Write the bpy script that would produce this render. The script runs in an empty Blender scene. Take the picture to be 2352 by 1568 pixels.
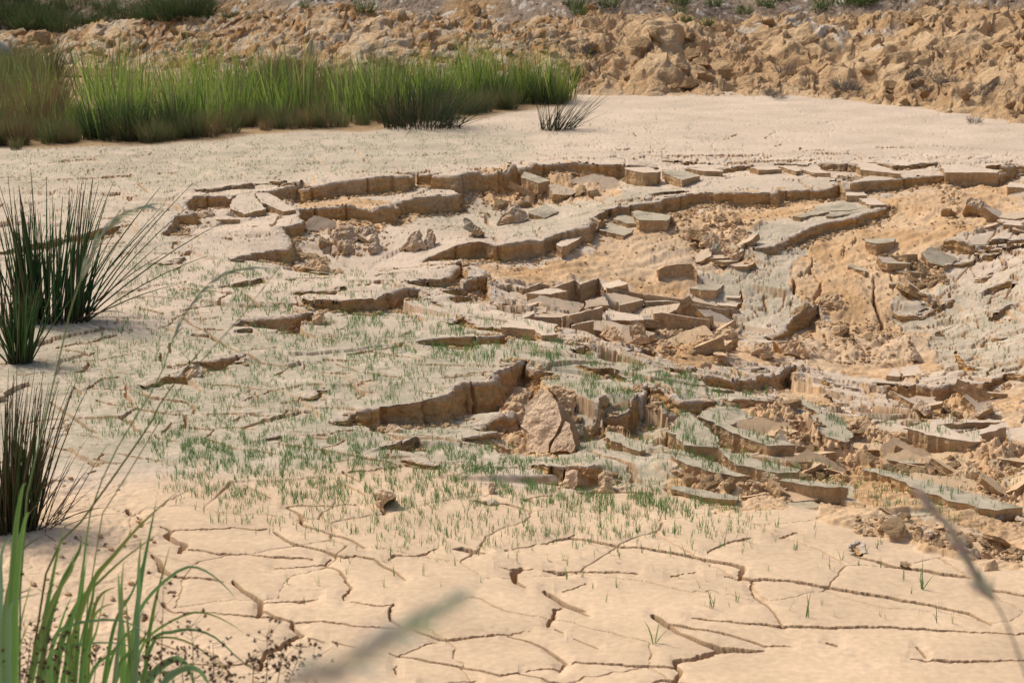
import bpy, math, random
import numpy as np
from mathutils import Vector, Matrix
S = bpy.context.scene
C = S.collection
# ---------------------------------------------------------------- camera
HC, TH = 2.7, math.radians(13.85)
FX, CX, CY = 4600.0, 1176.0, 784.0        # focal length in photo units, photo centre
ct, st = math.cos(TH), math.sin(TH)
cd = bpy.data.cameras.new('camera'); cam = bpy.data.objects.new('camera', cd); C.objects.link(cam)
cam.location = (0, 0, HC); cam.rotation_euler = (math.pi/2-TH, 0, 0)
cd.lens = FX/2352*36; cd.sensor_width = 36; cd.clip_end = 500; cd.clip_start = 0.05
cd.dof.use_dof = True; cd.dof.focus_distance = 10.5; cd.dof.aperture_fstop = 10
S.camera = cam
# ---------------------------------------------------------------- sky, sun, exposure
SUN_EL, SUN_AZ = math.radians(52), math.radians(-58)   # azimuth from +Y, negative = left
w = bpy.data.worlds.new('World'); S.world = w; w.use_nodes = True
nt = w.node_tree; bg = nt.nodes['Background']
sky = nt.nodes.new('ShaderNodeTexSky'); sky.sky_type = 'NISHITA'; sky.sun_disc = False
sky.sun_elevation = SUN_EL; sky.sun_rotation = SUN_AZ; sky.dust_density = 3; sky.air_density = 1.0; sky.ozone_density = .3
nt.links.new(sky.outputs[0], bg.inputs[0]); bg.inputs[1].default_value = 0.125
sd = bpy.data.lights.new('sun', 'SUN'); sd.energy = 2.65; sd.angle = math.radians(8); sd.color = (1, .96, .895)
sun = bpy.data.objects.new('sun', sd); C.objects.link(sun)
dirv = Vector((math.sin(SUN_AZ)*math.cos(SUN_EL), math.cos(SUN_AZ)*math.cos(SUN_EL), math.sin(SUN_EL)))
sun.rotation_euler = dirv.to_track_quat('Z', 'Y').to_euler(); sun.location = dirv*50
S.view_settings.view_transform = 'Standard'; S.view_settings.look = 'None'
S.view_settings.exposure = 0.13; S.view_settings.gamma = 1
QG = 1.12
rnd = random.Random(7); NR = np.random.RandomState(11)
# ---------------------------------------------------------------- projection helpers
def proj(x, y, z):
    d = y*ct-(z-HC)*st; up = y*st+(z-HC)*ct
    return CX+FX*x/d, CY-FX*up/d
def unproj(u, v, z):
    X = (u-CX)/FX; Y = (CY-v)/FX
    dy = ct+Y*st; dz = -st+Y*ct; t = (z-HC)/dz
    return X*t, dy*t
def zat(x, y, v):                          # height at (x,y) that shows at picture row v
    Y = (CY-v)/FX; return HC + y*(-st+Y*ct)/(ct+Y*st)
CR = dict(A=(0,500,.5957), B=(1000,500,.5957), C=(2100,500,.5102), D=(2900,550,.5102), E=(0,1200,.5957),
          F=(1200,1200,.5527), G=(2200,1300,.4681), H=(3000,1300,.4660), I=(0,1900,.5315), J=(1100,1950,.5102),
          K=(2200,1950,.8061), L=(0,0,.5952), M=(1200,0,.6378), N=(2600,0,.6361), O=(3300,1900,.3384),
          Q=(1900,1000,.4252), P=(0,0,1/.5742))
KP = .5742
def PX(c, pts):                            # survey notes -> picture units
    x0, y0, k = CR[c]; out = []
    for p in pts: out.append([(x0+p[0]*k)*KP, (y0+p[1]*k)*KP]+[q*k*KP for q in p[2:]])
    return out
# ---------------------------------------------------------------- noise
def hsh(ix, iy, s):
    h = (ix.astype(np.int64)*374761393+iy.astype(np.int64)*668265263+s*974634777) & 0xffffffff
    h = ((h ^ (h >> 13))*1274126177) & 0xffffffff
    return ((h ^ (h >> 16)) & 0xffffff)/float(0x1000000)
def pn(x, y, s=0):
    ix = np.floor(x); iy = np.floor(y); fx = x-ix; fy = y-iy
    ux = fx*fx*(3-2*fx); uy = fy*fy*(3-2*fy); r = 0
    for dx in (0, 1):
        for dy in (0, 1):
            a = hsh(ix+dx, iy+dy, s)*6.2832
            g = np.cos(a)*(fx-dx)+np.sin(a)*(fy-dy)
            r = r+g*(ux if dx else 1-ux)*(uy if dy else 1-uy)
    return r*1.5
def fbm(x, y, s=0, o=4, g=.5):
    r = 0; a = 1
    for i in range(o): r = r+a*pn(x*2**i+i*7.3, y*2**i-i*3.1, s+i*17); a *= g
    return r
def worley(x, y, s=0, jit=.9):
    ix = np.floor(x); iy = np.floor(y)
    F1 = np.full(x.shape, 9.); F2 = F1.copy(); cx = F1*0; cy = F1*0; ci = F1*0
    for dx in (-1, 0, 1):
        for dy in (-1, 0, 1):
            px = ix+dx+.5+jit*(hsh(ix+dx, iy+dy, s)-.5); py = iy+dy+.5+jit*(hsh(ix+dx, iy+dy, s+5)-.5)
            d = np.hypot(px-x, py-y); m = d < F1
            F2 = np.where(m, F1, np.minimum(F2, d)); F1 = np.where(m, d, F1)
            cx = np.where(m, px, cx); cy = np.where(m, py, cy); ci = np.where(m, hsh(ix+dx, iy+dy, s+9), ci)
    return F1, F2, cx, cy, ci
def clods(x, y, s=0):                      # faceted lumps, one facet plane per cell
    F1, F2, cx, cy, ci = worley(x, y, s)
    a = ci*40.; g = .9
    pl = g*(np.cos(a)*(x-cx)+np.sin(a)*(y-cy))
    e = np.clip((F2-F1)/.35, 0, 1); e = e*e*(3-2*e)
    return (.45+.55*((ci*7.7) % 1.)+pl)*e-.35, ci
def crumple(x, y, s=0, o=4):               # crumpled clay: rounded folds with sharp creases, torn by domain warping
    wx = x+.45*pn(x*.9, y*.9, s+40)+.18*pn(x*2.7, y*2.7, s+41); wy = y+.45*pn(x*.9, y*.9, s+42)+.18*pn(x*2.7, y*2.7, s+43)
    r = 0; a = 1.
    for i in range(o):
        n = pn(wx*2**i+i*5.1, wy*2**i*1.15-i*2.3, s+i*7); r = r+a*((np.abs(n)*2.2-.75) if i % 2 == 0 else (.55-np.abs(n)*1.9)); a *= .52
    return r
def sst(a, b, x):
    t = np.clip((x-a)/(b-a), 0, 1); return t*t*(3-2*t)
# ---------------------------------------------------------------- base shape of the pond bed
GA = [(1750,600,-.42,2.2,2.0), (2250,700,-.30,1.6,2.0), (2000,800,-.10,1.0,1.0), (1950,1010,-.10,1.2,.9), (800,530,-.20,.75,.55), (1150,452,-.16,.9,.6), (1560,560,-.12,1.2,.8), (2180,560,-.12,.9,.8)]
GAW = [(*unproj(u, v, 0), h, sx, sy) for u, v, h, sx, sy in GA]
def zbase(x, y):
    z = 0*x
    for gx, gy, h, sx, sy in GAW:
        z = z+h*np.exp(-((x-gx)/sx)**2-((y-gy)/sy)**2)
    z = z+.012*pn(x*.7, y*.7, 3)
    z = z+1.15*sst(5.2, 1.2, y)            # the bank the photographer stands on
    return z
# scarps: (crop, [(u, v, face height)], reach behind, reach in front) left to right, high ground on the far side
FAULTS = [
 ('A', [(-60,880,0),(20,868,20),(270,795,42),(430,758,45),(560,742,50),(650,702,60),(740,672,45),(790,664,0)]),
 ('A', [(1060,742,0),(1115,728,30),(1140,690,60),(1185,640,90),(1150,602,80),(1280,578,105),(1195,522,60),(1330,492,100),(1500,482,90),(1570,480,60),(1690,468,50),(1730,468,0)]),
 ('A', [(1230,442,0),(1360,430,14),(1420,436,14),(1560,414,25),(1700,402,40),(1720,402,0)]),
 ('A', [(1720,470,0),(1860,470,50),(2020,430,60),(2030,420,0)]),
 ('B', [(-60,402,0),(60,398,12),(340,403,40),(360,400,105),(500,372,125),(600,360,105),(840,346,118),(1030,340,105),(1110,330,70),(1240,335,95),(1400,333,130),(1480,308,145),(1690,310,140),(1800,288,120),(2060,262,85),(2170,256,100),(2350,265,90),(2460,266,95),(2560,262,90),(2700,276,30),(2760,282,0)]),
 ('A', [(1510,914,0),(1600,896,20),(1680,870,45),(1800,840,58),(1935,800,95),(1938,740,110),(1880,700,90),(1900,670,80),(2040,655,70),(2005,580,75),(2100,565,110),(2350,555,110),(2480,560,100),(2560,560,140),(2680,520,70),(2900,486,110),(3070,464,115),(3085,462,0)]),
 ('A', [(1925,862,0),(2000,900,30),(2020,925,40),(2060,960,30),(2150,985,20),(2300,1003,0)]),
 ('B', [(1130,912,0),(1200,880,30),(1290,845,60),(1400,812,100),(1530,782,125),(1640,812,95),(1890,772,125),(1960,780,90),(2050,742,90),(2170,700,100),(2265,690,110),(2275,640,90),(2350,610,60),(2480,560,55),(2560,540,80),(2700,515,85),(2850,490,100),(2990,462,80),(3100,455,80),(3380,450,80),(3520,450,80),(3540,430,60),(3720,412,70),(3900,395,60),(4040,380,60),(4060,370,0)]),
 ('D', [(900,360,0),(945,362,100),(1220,362,90),(1345,332,100),(1520,316,80),(1740,300,70),(1760,276,80),(1930,278,80),(2150,278,100),(2170,240,80),(2250,222,60),(2344,216,60),(2500,214,60)]),
 ('D', [(640,206,0),(720,206,50),(1020,212,70),(1060,216,30),(1180,200,20),(1370,222,50),(1660,216,20),(1680,208,0)]),
 ('D', [(1830,210,0),(2010,234,25),(2170,234,70),(2320,218,20),(2400,214,0)]),
 ('D', [(100,882,0),(250,880,14),(370,860,30),(470,790,80),(560,745,80),(700,700,80),(880,655,90),(1040,605,100),(1200,555,80),(1272,530,60),(1280,545,0)]),
 ('B', [(1000,1062,0),(1290,1034,50),(1350,980,70),(1395,925,80),(1430,918,120),(1480,1000,90),(1482,1020,0)]),
 ('B', [(1300,1132,0),(1400,1085,60),(1480,1060,90),(1595,1020,135),(1612,1040,140),(1615,1190,0)]),
 ('B', [(1290,1150,0),(1360,1172,30),(1530,1140,45),(1560,1180,0)]),
 ('B', [(340,1160,0),(380,1175,50),(440,1175,75),(640,1175,80),(870,1172,85),(900,1130,110),(1030,1095,115),(1130,1112,80),(1136,1180,0)]),
 ('A', [(1550,1352,0),(1610,1310,55),(1830,1297,80),(1880,1285,110),(1960,1280,100),(2085,1262,90),(2115,1330,0)]),
 ('E', [(1500,225,0),(1620,212,20),(1710,205,30),(1722,212,0)]),
 ('F', [(800,322,0),(930,305,40),(1100,288,70),(1300,268,110),(1500,242,140),(1508,330,0)]),
 ('F', [(1080,165,0),(1140,120,50),(1180,130,50),(1300,180,25),(1480,195,35),(1680,215,60),(1755,250,55),(1860,180,80),(1868,250,0)]),
 ('F', [(1540,150,0),(1600,130,30),(1690,66,90),(1694,150,0)]),
 ('F', [(30,872,0),(200,885,8),(310,850,45),(330,800,105),(520,795,130),(700,782,140),(880,750,165),(1060,700,190),(1140,600,240),(1240,590,250),(1350,575,240),(1480,500,240),(1640,436,220),(1690,512,110),(1845,538,80),(1850,545,0)]),
 ('F', [(1235,942,0),(1320,905,60),(1490,825,190),(1500,835,0)]),
 ('F', [(1140,1025,0),(1250,1010,45),(1422,988,110),(1430,1000,0)]),
 ('F', [(480,1112,0),(560,1090,12),(650,1060,20),(740,1040,60),(830,1000,85),(842,1010,0)]),
 ('F', [(735,1145,0),(800,1150,55),(900,1180,45),(1080,1235,0)]),
 ('F', [(1620,1182,0),(1700,1190,40),(1800,1215,55),(1912,1235,60),(1915,1250,0)]),
 ('F', [(1915,1232,0),(1930,1230,110),(2110,1238,150),(2160,1175,160),(2166,1185,0)]),
 ('F', [(1280,1440,0),(1350,1440,22),(1392,1432,30),(1398,1440,0)]),
 ('G', [(340,853,0),(350,852,90),(480,855,110),(485,860,0)]),
 ('G', [(450,790,0),(470,765,110),(600,700,190),(700,670,220),(750,640,220),(835,612,190),(838,700,0)]),
 ('G', [(790,670,0),(810,670,130),(950,685,125),(1110,690,100),(1300,668,90),(1450,665,30),(1500,668,0)]),
 ('G', [(1455,630,0),(1500,632,30),(1600,635,65),(1830,625,80),(1925,600,95),(1932,700,0)]),
 ('G', [(185,345,0),(280,370,30),(400,395,50),(480,392,80),(545,410,70),(640,460,30),(800,496,0)]),
 ('G', [(655,200,0),(670,195,50),(880,175,60),(890,180,120),(915,290,0)]),
 ('G', [(640,308,0),(720,308,25),(835,298,55),(840,340,0)]),
 ('G', [(155,212,0),(240,180,50),(310,135,110),(345,190,60),(382,252,0)]),
 ('G', [(1020,345,0),(1060,345,30),(1265,325,60),(1288,390,0)]),
 ('G', [(1210,440,0),(1250,412,40),(1290,400,70),(1310,450,0)]),
 ('G', [(1300,425,0),(1320,420,70),(1500,405,90),(1700,400,90),(1880,345,130),(2105,252,200),(2135,300,150),(2142,380,0)]),
 ('G', [(1310,540,0),(1520,515,35),(1610,545,0)]),
 ('H', [(860,450,0),(1240,455,30),(1270,458,125),(1580,460,145),(1700,435,160),(1810,432,150),(2000,450,90),(2200,410,60),(2400,400,50)]),
 ('H', [(1620,845,0),(1990,835,0),(2160,838,190),(2195,870,200),(2198,1000,0)]),
 ('H', [(550,640,0),(900,650,0),(935,650,90),(940,740,0)]),
 ('D', [(300,1562,0),(330,1555,20),(560,1430,110),(740,1310,150),(790,1400,60),(800,1440,0)]),
 ('D', [(1730,800,0),(1750,795,40),(1900,845,55),(2100,868,40),(2200,880,0)]),
 ('D', [(1700,1015,0),(1850,985,22),(2130,908,20),(2150,905,0)]),
 ('D', [(1920,1090,0),(2050,1075,24),(2190,990,14),(2200,985,0)]),
 ('D', [(1970,1250,0),(2100,1170,40),(2250,1110,50),(2260,1160,0)]),
 ('D', [(1490,1370,0),(1620,1335,40),(1625,1350,0)]),
 ('D', [(2060,1420,0),(2120,1380,60),(2230,1325,20),(2240,1330,0)]),
 ('O', [(270,895,0),(330,850,40),(380,792,110),(400,900,50),(410,950,0)]),
 ('O', [(2080,520,0),(2120,470,50),(2200,410,100),(2265,403,115),(2268,520,0)]),
 ('E', [(875,597,0),(1000,556,35),(1100,515,45),(1200,505,60),(1290,430,110),(1345,480,50),(1350,520,0)]),
 ('E', [(1180,412,0),(1300,410,25),(1400,408,45),(1590,372,80),(1630,375,80),(1650,430,0)]),
 ('E', [(1560,985,0),(1700,950,8),(1880,905,22),(1912,910,0)]),
 ('F', [(1100,690,0),(930,680,0)]),
 ('C', [(860,272,0),(1100,278,10),(1290,290,18),(1520,298,10),(1590,285,0)]),
 ('C', [(1250,345,0),(1290,345,20),(1540,350,30),(1780,305,50),(1800,300,0)]),
 ('D', [(0,180,0),(200,192,8),(660,204,14),(1010,214,0)]),

 ('B', [(140,1135,0),(300,1122,12),(660,1100,20),(672,1103,0)]), ('B', [(1010,1064,0),(1180,1032,12),(1285,1042,0)]), ('B', [(1250,905,0),(1330,885,18),(1388,900,30),(1392,912,0)]),
 ('B', [(850,515,0),(900,512,18),(1100,498,22),(1225,480,0)]), ('B', [(1180,1197,0),(1260,1187,14),(1292,1215,22),(1296,1222,0)]), ('B', [(1640,1215,0),(1700,1213,16),(1832,1214,16),(1836,1222,0)]),
 ('G', [(1330,352,0),(1600,330,12),(1865,284,18),(1872,290,0)]), ('H', [(455,343,0),(700,418,14),(900,448,16),(1270,458,0)]), ('H', [(560,380,0),(640,410,24),(700,432,16),(760,445,0)]),
 ('H', [(630,545,0),(720,520,45),(790,560,32),(900,592,0)]), ('D', [(1740,812,0),(1950,832,22),(2344,792,16),(2420,788,10)]), ('D', [(2080,884,0),(2212,884,44),(2344,850,14),(2420,846,10)]),
 ('D', [(1318,1190,0),(1500,1212,34),(1700,1292,40),(1790,1250,34),(1800,1262,0)]), ('D', [(1300,1332,0),(1400,1368,38),(1500,1386,32),(1600,1340,22),(1625,1330,0)]),
 ('A', [(960,945,0),(1130,920,14),(1215,893,24),(1225,868,0)]), ('A', [(1490,1092,0),(1600,1068,20),(1775,1033,26),(1780,1042,0)]), ('E', [(1895,690,0),(2080,640,20),(2175,592,40),(2200,620,0)]),
 ('F', [(1000,690,0),(1080,672,10),(1140,655,14),(1150,662,0)]), ('C', [(700,612,0),(1000,578,14),(1012,560,0)]), ('C', [(860,560,0),(1010,545,12),(1280,516,14),(1290,522,0)]),
 ('H', [(1540,105,0),(1610,70,34),(1630,62,0)]), ('H', [(2040,110,0),(2150,100,24),(2240,130,0)]), ('H', [(1740,200,0),(1760,250,60),(1900,310,40),(1935,330,30),(2040,350,0)]), ('H', [(2060,330,0),(2200,345,26),(2352,350,16),(2420,352,10)]),
 ('I', [(2145,225,0),(2290,310,14),(2352,350,0)]),
]
FAULTS = [f for f in FAULTS if max(p[2] for p in f[1]) > 0]
# cracks: (crop, [(u, v, width)])
CRACKS = [
 ('J', [(80,130,4),(150,165,8),(210,215,14),(205,260,20),(230,285,12),(330,320,8),(470,360,8),(600,405,8),(700,455,3)]),
 ('J', [(0,340,10),(80,400,12),(140,430,12),(310,470,9),(400,490,9),(540,530,11),(640,525,8),(780,545,8),(830,590,12),(950,650,10),(1010,708,5)]),
 ('J', [(0,625,3),(200,612,4),(390,585,5),(430,540,12)]),
 ('J', [(405,590,4),(500,635,6),(540,680,14),(560,730,10),(598,775,10),(540,850,8),(538,866,3)]),
 ('J', [(-120,930,7),(0,985,9),(160,1022,10),(130,1070,24),(200,1125,18),(100,1180,20),(40,1235,20),(0,1245,18)]),
 ('J', [(160,1022,6),(280,1020,5),(560,1050,7),(620,1068,4),(870,1072,6),(1000,1070,3)]),
 ('J', [(590,882,3),(850,920,5),(940,905,4),(895,960,14),(900,1010,13),(1000,1060,6),(1180,1120,9),(1370,1165,11),(1600,1140,9),(1830,1120,4),(2000,1100,2)]),
 ('J', [(0,870,3),(200,868,6),(330,855,2)]),
 ('J', [(1830,1130,4),(2000,1185,8),(2150,1250,10),(2280,1340,13),(2240,1400,5)]),
 ('J', [(890,1270,6),(1020,1295,8),(1200,1340,12),(1440,1375,10),(1600,1415,9),(1780,1465,9),(1900,1440,9),(1935,1440,8),(2150,1490,8),(2350,1510,7)]),
 ('J', [(1270,1170,3),(950,1290,4)]), ('J', [(1960,1420,3),(2230,1390,3)]),
 ('J', [(890,550,5),(930,520,10),(1100,515,4),(1160,510,9),(1270,465,3)]),
 ('J', [(2110,800,18),(2200,850,20),(2350,930,12),(2450,975,5)]),
 ('J', [(2250,915,3),(2185,945,16),(2180,1000,20),(2140,1060,18)]), ('J', [(2190,1085,6),(2260,1120,6)]),
 ('J', [(1850,620,8),(1930,610,16),(1868,650,30),(1880,720,30),(1910,740,14),(1965,772,8)]),
 ('J', [(1780,612,3),(1850,620,6),(2030,626,4)]), ('J', [(2110,630,3),(2180,635,5),(2240,650,12),(2280,650,5)]),
 ('J', [(1170,1520,6),(1350,1520,6),(1580,1495,3)]), ('J', [(260,1150,6),(380,1185,6)]), ('J', [(450,1180,4),(635,1228,7)]),
 ('J', [(80,130,3),(300,128,3),(640,118,2)]), ('J', [(950,1370,3),(938,1410,8),(950,1445,4)]), ('J', [(2352,350,6),(2200,395,4),(2060,440,3),(1800,480,2)]),
 ('J', [(1400,470,6),(1470,470,26),(1540,480,24),(1640,498,6)]),
 ('J', [(800,60,20),(830,120,26),(850,180,20)]), ('J', [(850,60,26),(930,80,12)]), ('J', [(1960,85,14),(2010,95,10)]), ('J', [(1580,90,5),(1690,95,18),(1850,110,7),(2000,160,3)]),
 ('K', [(0,255,3),(90,235,8),(350,285,8),(430,290,5),(700,330,10),(900,370,9),(960,388,14),(940,430,14),(1000,442,8),(1200,460,8),(1600,520,9),(1900,570,8),(2080,610,7),(2190,664,3)]),
 ('K', [(1000,445,5),(995,490,5),(1020,540,6),(1080,580,4),(1160,670,3)]), ('K', [(870,428,5),(940,433,7)]),
 ('K', [(700,640,2),(960,662,5),(1160,672,8),(1400,682,8),(1640,685,8),(1940,700,6),(2100,707,3),(2400,717,4)]),
 ('K', [(510,630,16),(560,660,20),(640,710,14),(760,765,15),(860,790,18),(1000,800,16),(1060,790,6)]),
 ('K', [(590,665,5),(720,690,6),(900,720,6),(1060,765,5),(1200,775,3)]),
 ('K', [(860,790,14),(790,825,16),(700,845,12),(620,855,14),(625,880,9),(650,905,14),(620,940,12),(550,945,10),(480,975,9)]),
 ('K', [(110,850,5),(400,868,6),(610,880,6)]), ('K', [(0,520,14),(100,575,12),(170,595,5)]), ('K', [(0,800,5),(75,850,6),(50,885,3)]),
 ('K', [(620,945,6),(760,975,6)]), ('K', [(0,945,5),(220,970,5)]), ('K', [(1790,840,3),(1990,855,9),(2200,852,5),(2400,838,3)]), ('K', [(1820,785,4),(1862,828,5)]),
 ('K', [(780,310,3),(890,265,5),(1000,243,4)]), ('K', [(1140,240,5),(1230,220,5)]), ('K', [(190,470,2),(60,505,3)]),
 ('K', [(2180,490,6),(2400,535,7)]), ('K', [(1530,335,6),(1720,380,9),(1850,395,9),(1950,415,12),(2080,430,8)]), ('K', [(1380,760,5),(1420,768,8)]),
 ('K', [(430,415,4),(0,400,3)]), ('K', [(600,430,3),(720,405,2)]), ('K', [(120,735,2),(240,785,2)]),
 ('I', [(1210,375,8),(1290,400,12),(1255,450,30),(1330,500,24),(1400,515,18),(1350,570,22)]), ('I', [(1420,545,9),(1540,565,7),(1660,585,8),(1850,580,6),(2050,610,9),(2352,618,4)]),
 ('I', [(1150,600,18),(1200,650,26),(1210,700,30),(1290,740,16),(1500,755,4),(1600,768,9),(1680,782,5)]),
 ('I', [(1750,775,10),(1770,800,20),(1830,860,18),(1960,930,26),(1965,1000,30),(1935,1040,12),(2100,1050,11),(2230,1080,8),(2352,1076,6)]),
 ('I', [(1960,938,5),(2130,925,5),(2400,915,4)]), ('I', [(1300,395,4),(1500,400,5),(1800,385,4),(1950,400,6),(2010,390,6)]),
 ('I', [(1230,950,24),(1260,985,10),(1320,1015,6),(1600,1020,3),(1850,1045,5),(1930,1042,5)]), ('I', [(1095,1040,18),(1090,1075,22)]), ('I', [(1280,865,12),(1320,855,10)]),
 ('I', [(940,1180,7),(1100,1215,8),(1220,1255,7),(1330,1300,4)]), ('I', [(1400,1410,6),(1600,1420,6),(1840,1405,5),(1940,1420,8)]),
 ('I', [(2270,1170,14),(2180,1230,18),(2000,1320,20),(1950,1430,22)]), ('I', [(560,440,10),(600,470,8)]), ('I', [(780,500,7),(850,550,6)]), ('I', [(960,250,22),(980,275,20)]), ('I', [(1040,290,14),(1065,350,24)]),
 ('E', [(320,325,8),(440,290,12),(600,270,6),(700,240,8),(785,225,8)]), ('E', [(450,350,4),(600,365,9),(635,350,6)]), ('E', [(500,410,4),(690,395,4),(890,360,4)]),
 ('E', [(600,420,16),(560,465,12),(520,480,5)]), ('E', [(590,585,8),(690,530,6),(820,515,5)]), ('E', [(500,580,12),(550,620,9)]), ('E', [(620,585,3),(850,590,4),(880,596,5)]),
 ('E', [(930,620,10),(1000,650,10),(1080,665,10),(1250,685,9),(1310,730,14),(1300,765,8)]), ('E', [(1310,560,6),(1500,570,5),(1700,595,4),(1820,605,3)]), ('E', [(1820,605,5),(1620,680,4)]),
 ('E', [(1890,688,4),(2100,635,8),(2180,590,12)]), ('E', [(1940,470,4),(1850,510,9)]), ('E', [(1240,120,8),(1300,170,9),(1420,240,8),(1600,350,9),(1760,425,8),(1960,465,5),(2330,485,4)]),
 ('E', [(1160,185,4),(1300,205,8),(1500,215,8)]), ('E', [(1290,240,10),(1400,245,16),(1480,290,8)]), ('E', [(1145,290,9),(1140,350,14)]), ('E', [(1085,365,12),(1080,405,16)]),
 ('E', [(1360,768,4),(1600,770,4),(1870,788,4),(1980,735,5)]), ('E', [(1250,780,14),(1240,850,18)]), ('E', [(1280,855,5),(1450,868,5),(1380,930,5),(1560,985,6),(1850,1045,4)]),
 ('E', [(1850,960,3),(1950,980,6),(2150,1015,6),(2400,1055,6)]), ('E', [(285,935,16),(340,970,12),(420,990,9),(680,1030,8),(720,1045,10)]), ('E', [(340,665,12),(390,710,14),(430,750,14),(480,790,10),(540,820,14),(590,860,12),(650,880,6)]),
 ('E', [(800,1045,4),(1140,1090,4)]), ('E', [(1640,1240,3),(1830,1330,4)]), ('E', [(640,1140,10),(590,1160,8)]), ('E', [(590,1080,10),(620,1095,10)]), ('E', [(900,50,7),(1100,95,8)]),
 ('E', [(1040,895,8),(1050,920,5),(1200,960,5)]), ('E', [(350,860,4),(500,835,3)]), ('E', [(640,655,8),(700,675,8),(780,695,9),(870,715,6),(1000,745,6),(1180,775,6),(1260,775,5)]),
 ('F', [(0,1065,5),(220,1105,5),(400,1135,6),(560,1155,7),(740,1200,6)]), ('F', [(350,1240,12),(500,1225,4),(740,1205,4)]), ('F', [(310,1240,12),(420,1310,3)]), ('F', [(0,975,4),(200,970,5),(430,935,5)]),
 ('F', [(0,515,3),(380,515,3)]), ('F', [(170,430,8),(440,432,4)]), ('F', [(270,455,8),(450,515,6),(520,540,7),(740,570,4)]), ('F', [(0,240,8),(130,280,6),(280,310,3)]), ('F', [(740,475,8),(1400,485,2)]), ('F', [(1120,540,3),(1400,535,3)]),
 ('F', [(350,385,8),(440,375,24),(530,355,8),(800,318,5)]), ('F', [(510,365,12),(700,400,8),(1000,440,3)]), ('F', [(840,990,5),(1040,1018,4),(1150,1020,4)]), ('F', [(1280,1440,5),(1400,1435,8),(1560,1475,6),(1660,1505,3)]), ('F', [(1620,1430,3),(1880,1410,4)]), ('F', [(920,680,6),(1080,668,3)]),
 ('A', [(680,625,6),(790,615,7)]), ('A', [(1000,940,4),(1140,915,8),(1210,890,10),(1220,860,10),(1300,845,6)]), ('A', [(1160,820,10),(1170,800,10),(1220,790,5)]), ('A', [(1490,1090,8),(1620,1065,9),(1770,1035,9)]),
 ('A', [(1650,1140,7),(1700,1180,10),(1740,1210,14)]), ('A', [(1750,1195,5),(2050,1215,5)]), ('A', [(2030,1130,4),(2300,1100,7)]), ('A', [(1170,990,5),(1220,960,7)]), ('A', [(1200,1085,4),(1350,1110,6),(1560,1130,5)]),
 ('A', [(300,260,3),(440,240,6),(640,230,6)]), ('A', [(390,370,3),(700,350,7),(890,335,5)]), ('A', [(920,385,7),(1000,460,6)]), ('A', [(700,470,3),(830,460,4)]), ('A', [(860,500,6),(930,490,5)]), ('A', [(480,440,8),(490,455,8)]), ('A', [(820,665,6),(885,660,8)]), ('A', [(1060,325,3),(1190,316,5)]),
 ('A', [(1500,765,7),(1560,760,7)]), ('A', [(600,810,3),(850,795,5)]), ('A', [(1660,670,4),(1730,672,6)]), ('A', [(1130,550,3),(1190,555,4)]),
 ('B', [(970,320,8),(1100,325,8),(1210,305,6)]), ('B', [(600,1085,4),(960,1052,6)]), ('B', [(870,975,5),(990,950,12)]), ('B', [(850,1020,10),(880,1000,10),(1010,990,4)]), ('B', [(250,1045,5),(420,1030,7),(580,1018,3)]), ('B', [(1100,1090,4),(1290,1075,6)]), ('B', [(440,1160,8),(430,1240,10)]),
 ('C', [(720,270,4),(950,248,6)]), ('C', [(920,218,3),(1130,212,3)]), ('C', [(1000,245,4),(1480,247,9),(1880,242,5)]), ('C', [(1590,285,8),(1990,275,9),(2400,262,3)]), ('C', [(1070,256,5),(1290,300,6)]), ('C', [(1300,280,6),(1400,298,6),(1600,296,4)]), ('C', [(375,290,8),(385,320,8)]), ('C', [(730,195,4),(830,188,6)]), ('C', [(850,60,4),(870,90,6)]), ('C', [(1560,120,4),(1650,80,6),(1700,68,4)]), ('C', [(1890,105,8),(1910,95,5)]), ('C', [(1960,165,6),(2010,150,4)]), ('C', [(2100,210,3),(2350,200,3)]), ('C', [(2150,190,7),(2175,185,7)]), ('C', [(2330,205,7),(2340,195,7)]),
 ('C', [(700,610,4),(1000,580,8),(1010,545,5),(1200,535,4),(1290,515,7)]), ('C', [(350,720,4),(700,685,4)]), ('C', [(520,570,3),(690,640,4)]),
 ('C', [(1890,1400,9),(1870,1370,12),(1880,1340,8),(1910,1330,3)]), ('C', [(1790,1450,5),(1860,1440,8),(1900,1420,5)]), ('C', [(2080,1420,8),(2095,1360,8)]), ('C', [(1660,1415,10),(1710,1370,16),(1690,1300,12)]),
 ('D', [(700,125,3),(1020,130,6),(1060,160,6)]), ('D', [(1160,150,4),(1400,155,5)]), ('D', [(1190,75,4),(1470,78,4)]), ('D', [(1590,165,3),(1700,210,6)]), ('D', [(1880,170,6),(1970,145,4)]), ('D', [(580,85,6),(600,75,6)]), ('D', [(400,70,6),(450,50,3)]), ('D', [(2000,190,3),(2344,200,3)]), ('D', [(1050,235,10),(1060,270,10)]), ('D', [(980,270,6),(1020,225,8)]),
 ('D', [(1030,800,12),(1000,845,10)]), ('D', [(930,840,12),(940,880,6),(925,910,4)]), ('D', [(690,960,14),(680,1010,20),(640,1040,8),(580,1080,10)]), ('D', [(690,1030,8),(730,1110,8)]), ('D', [(540,1140,26),(545,1200,30)]), ('D', [(755,1140,14),(745,1210,22),(690,1290,12)]), ('D', [(1170,1120,12),(1165,1270,24),(1195,1360,22),(1240,1460,20),(1220,1500,14)]), ('D', [(1300,1110,8),(1330,1150,10),(1310,1220,8)]),
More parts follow.
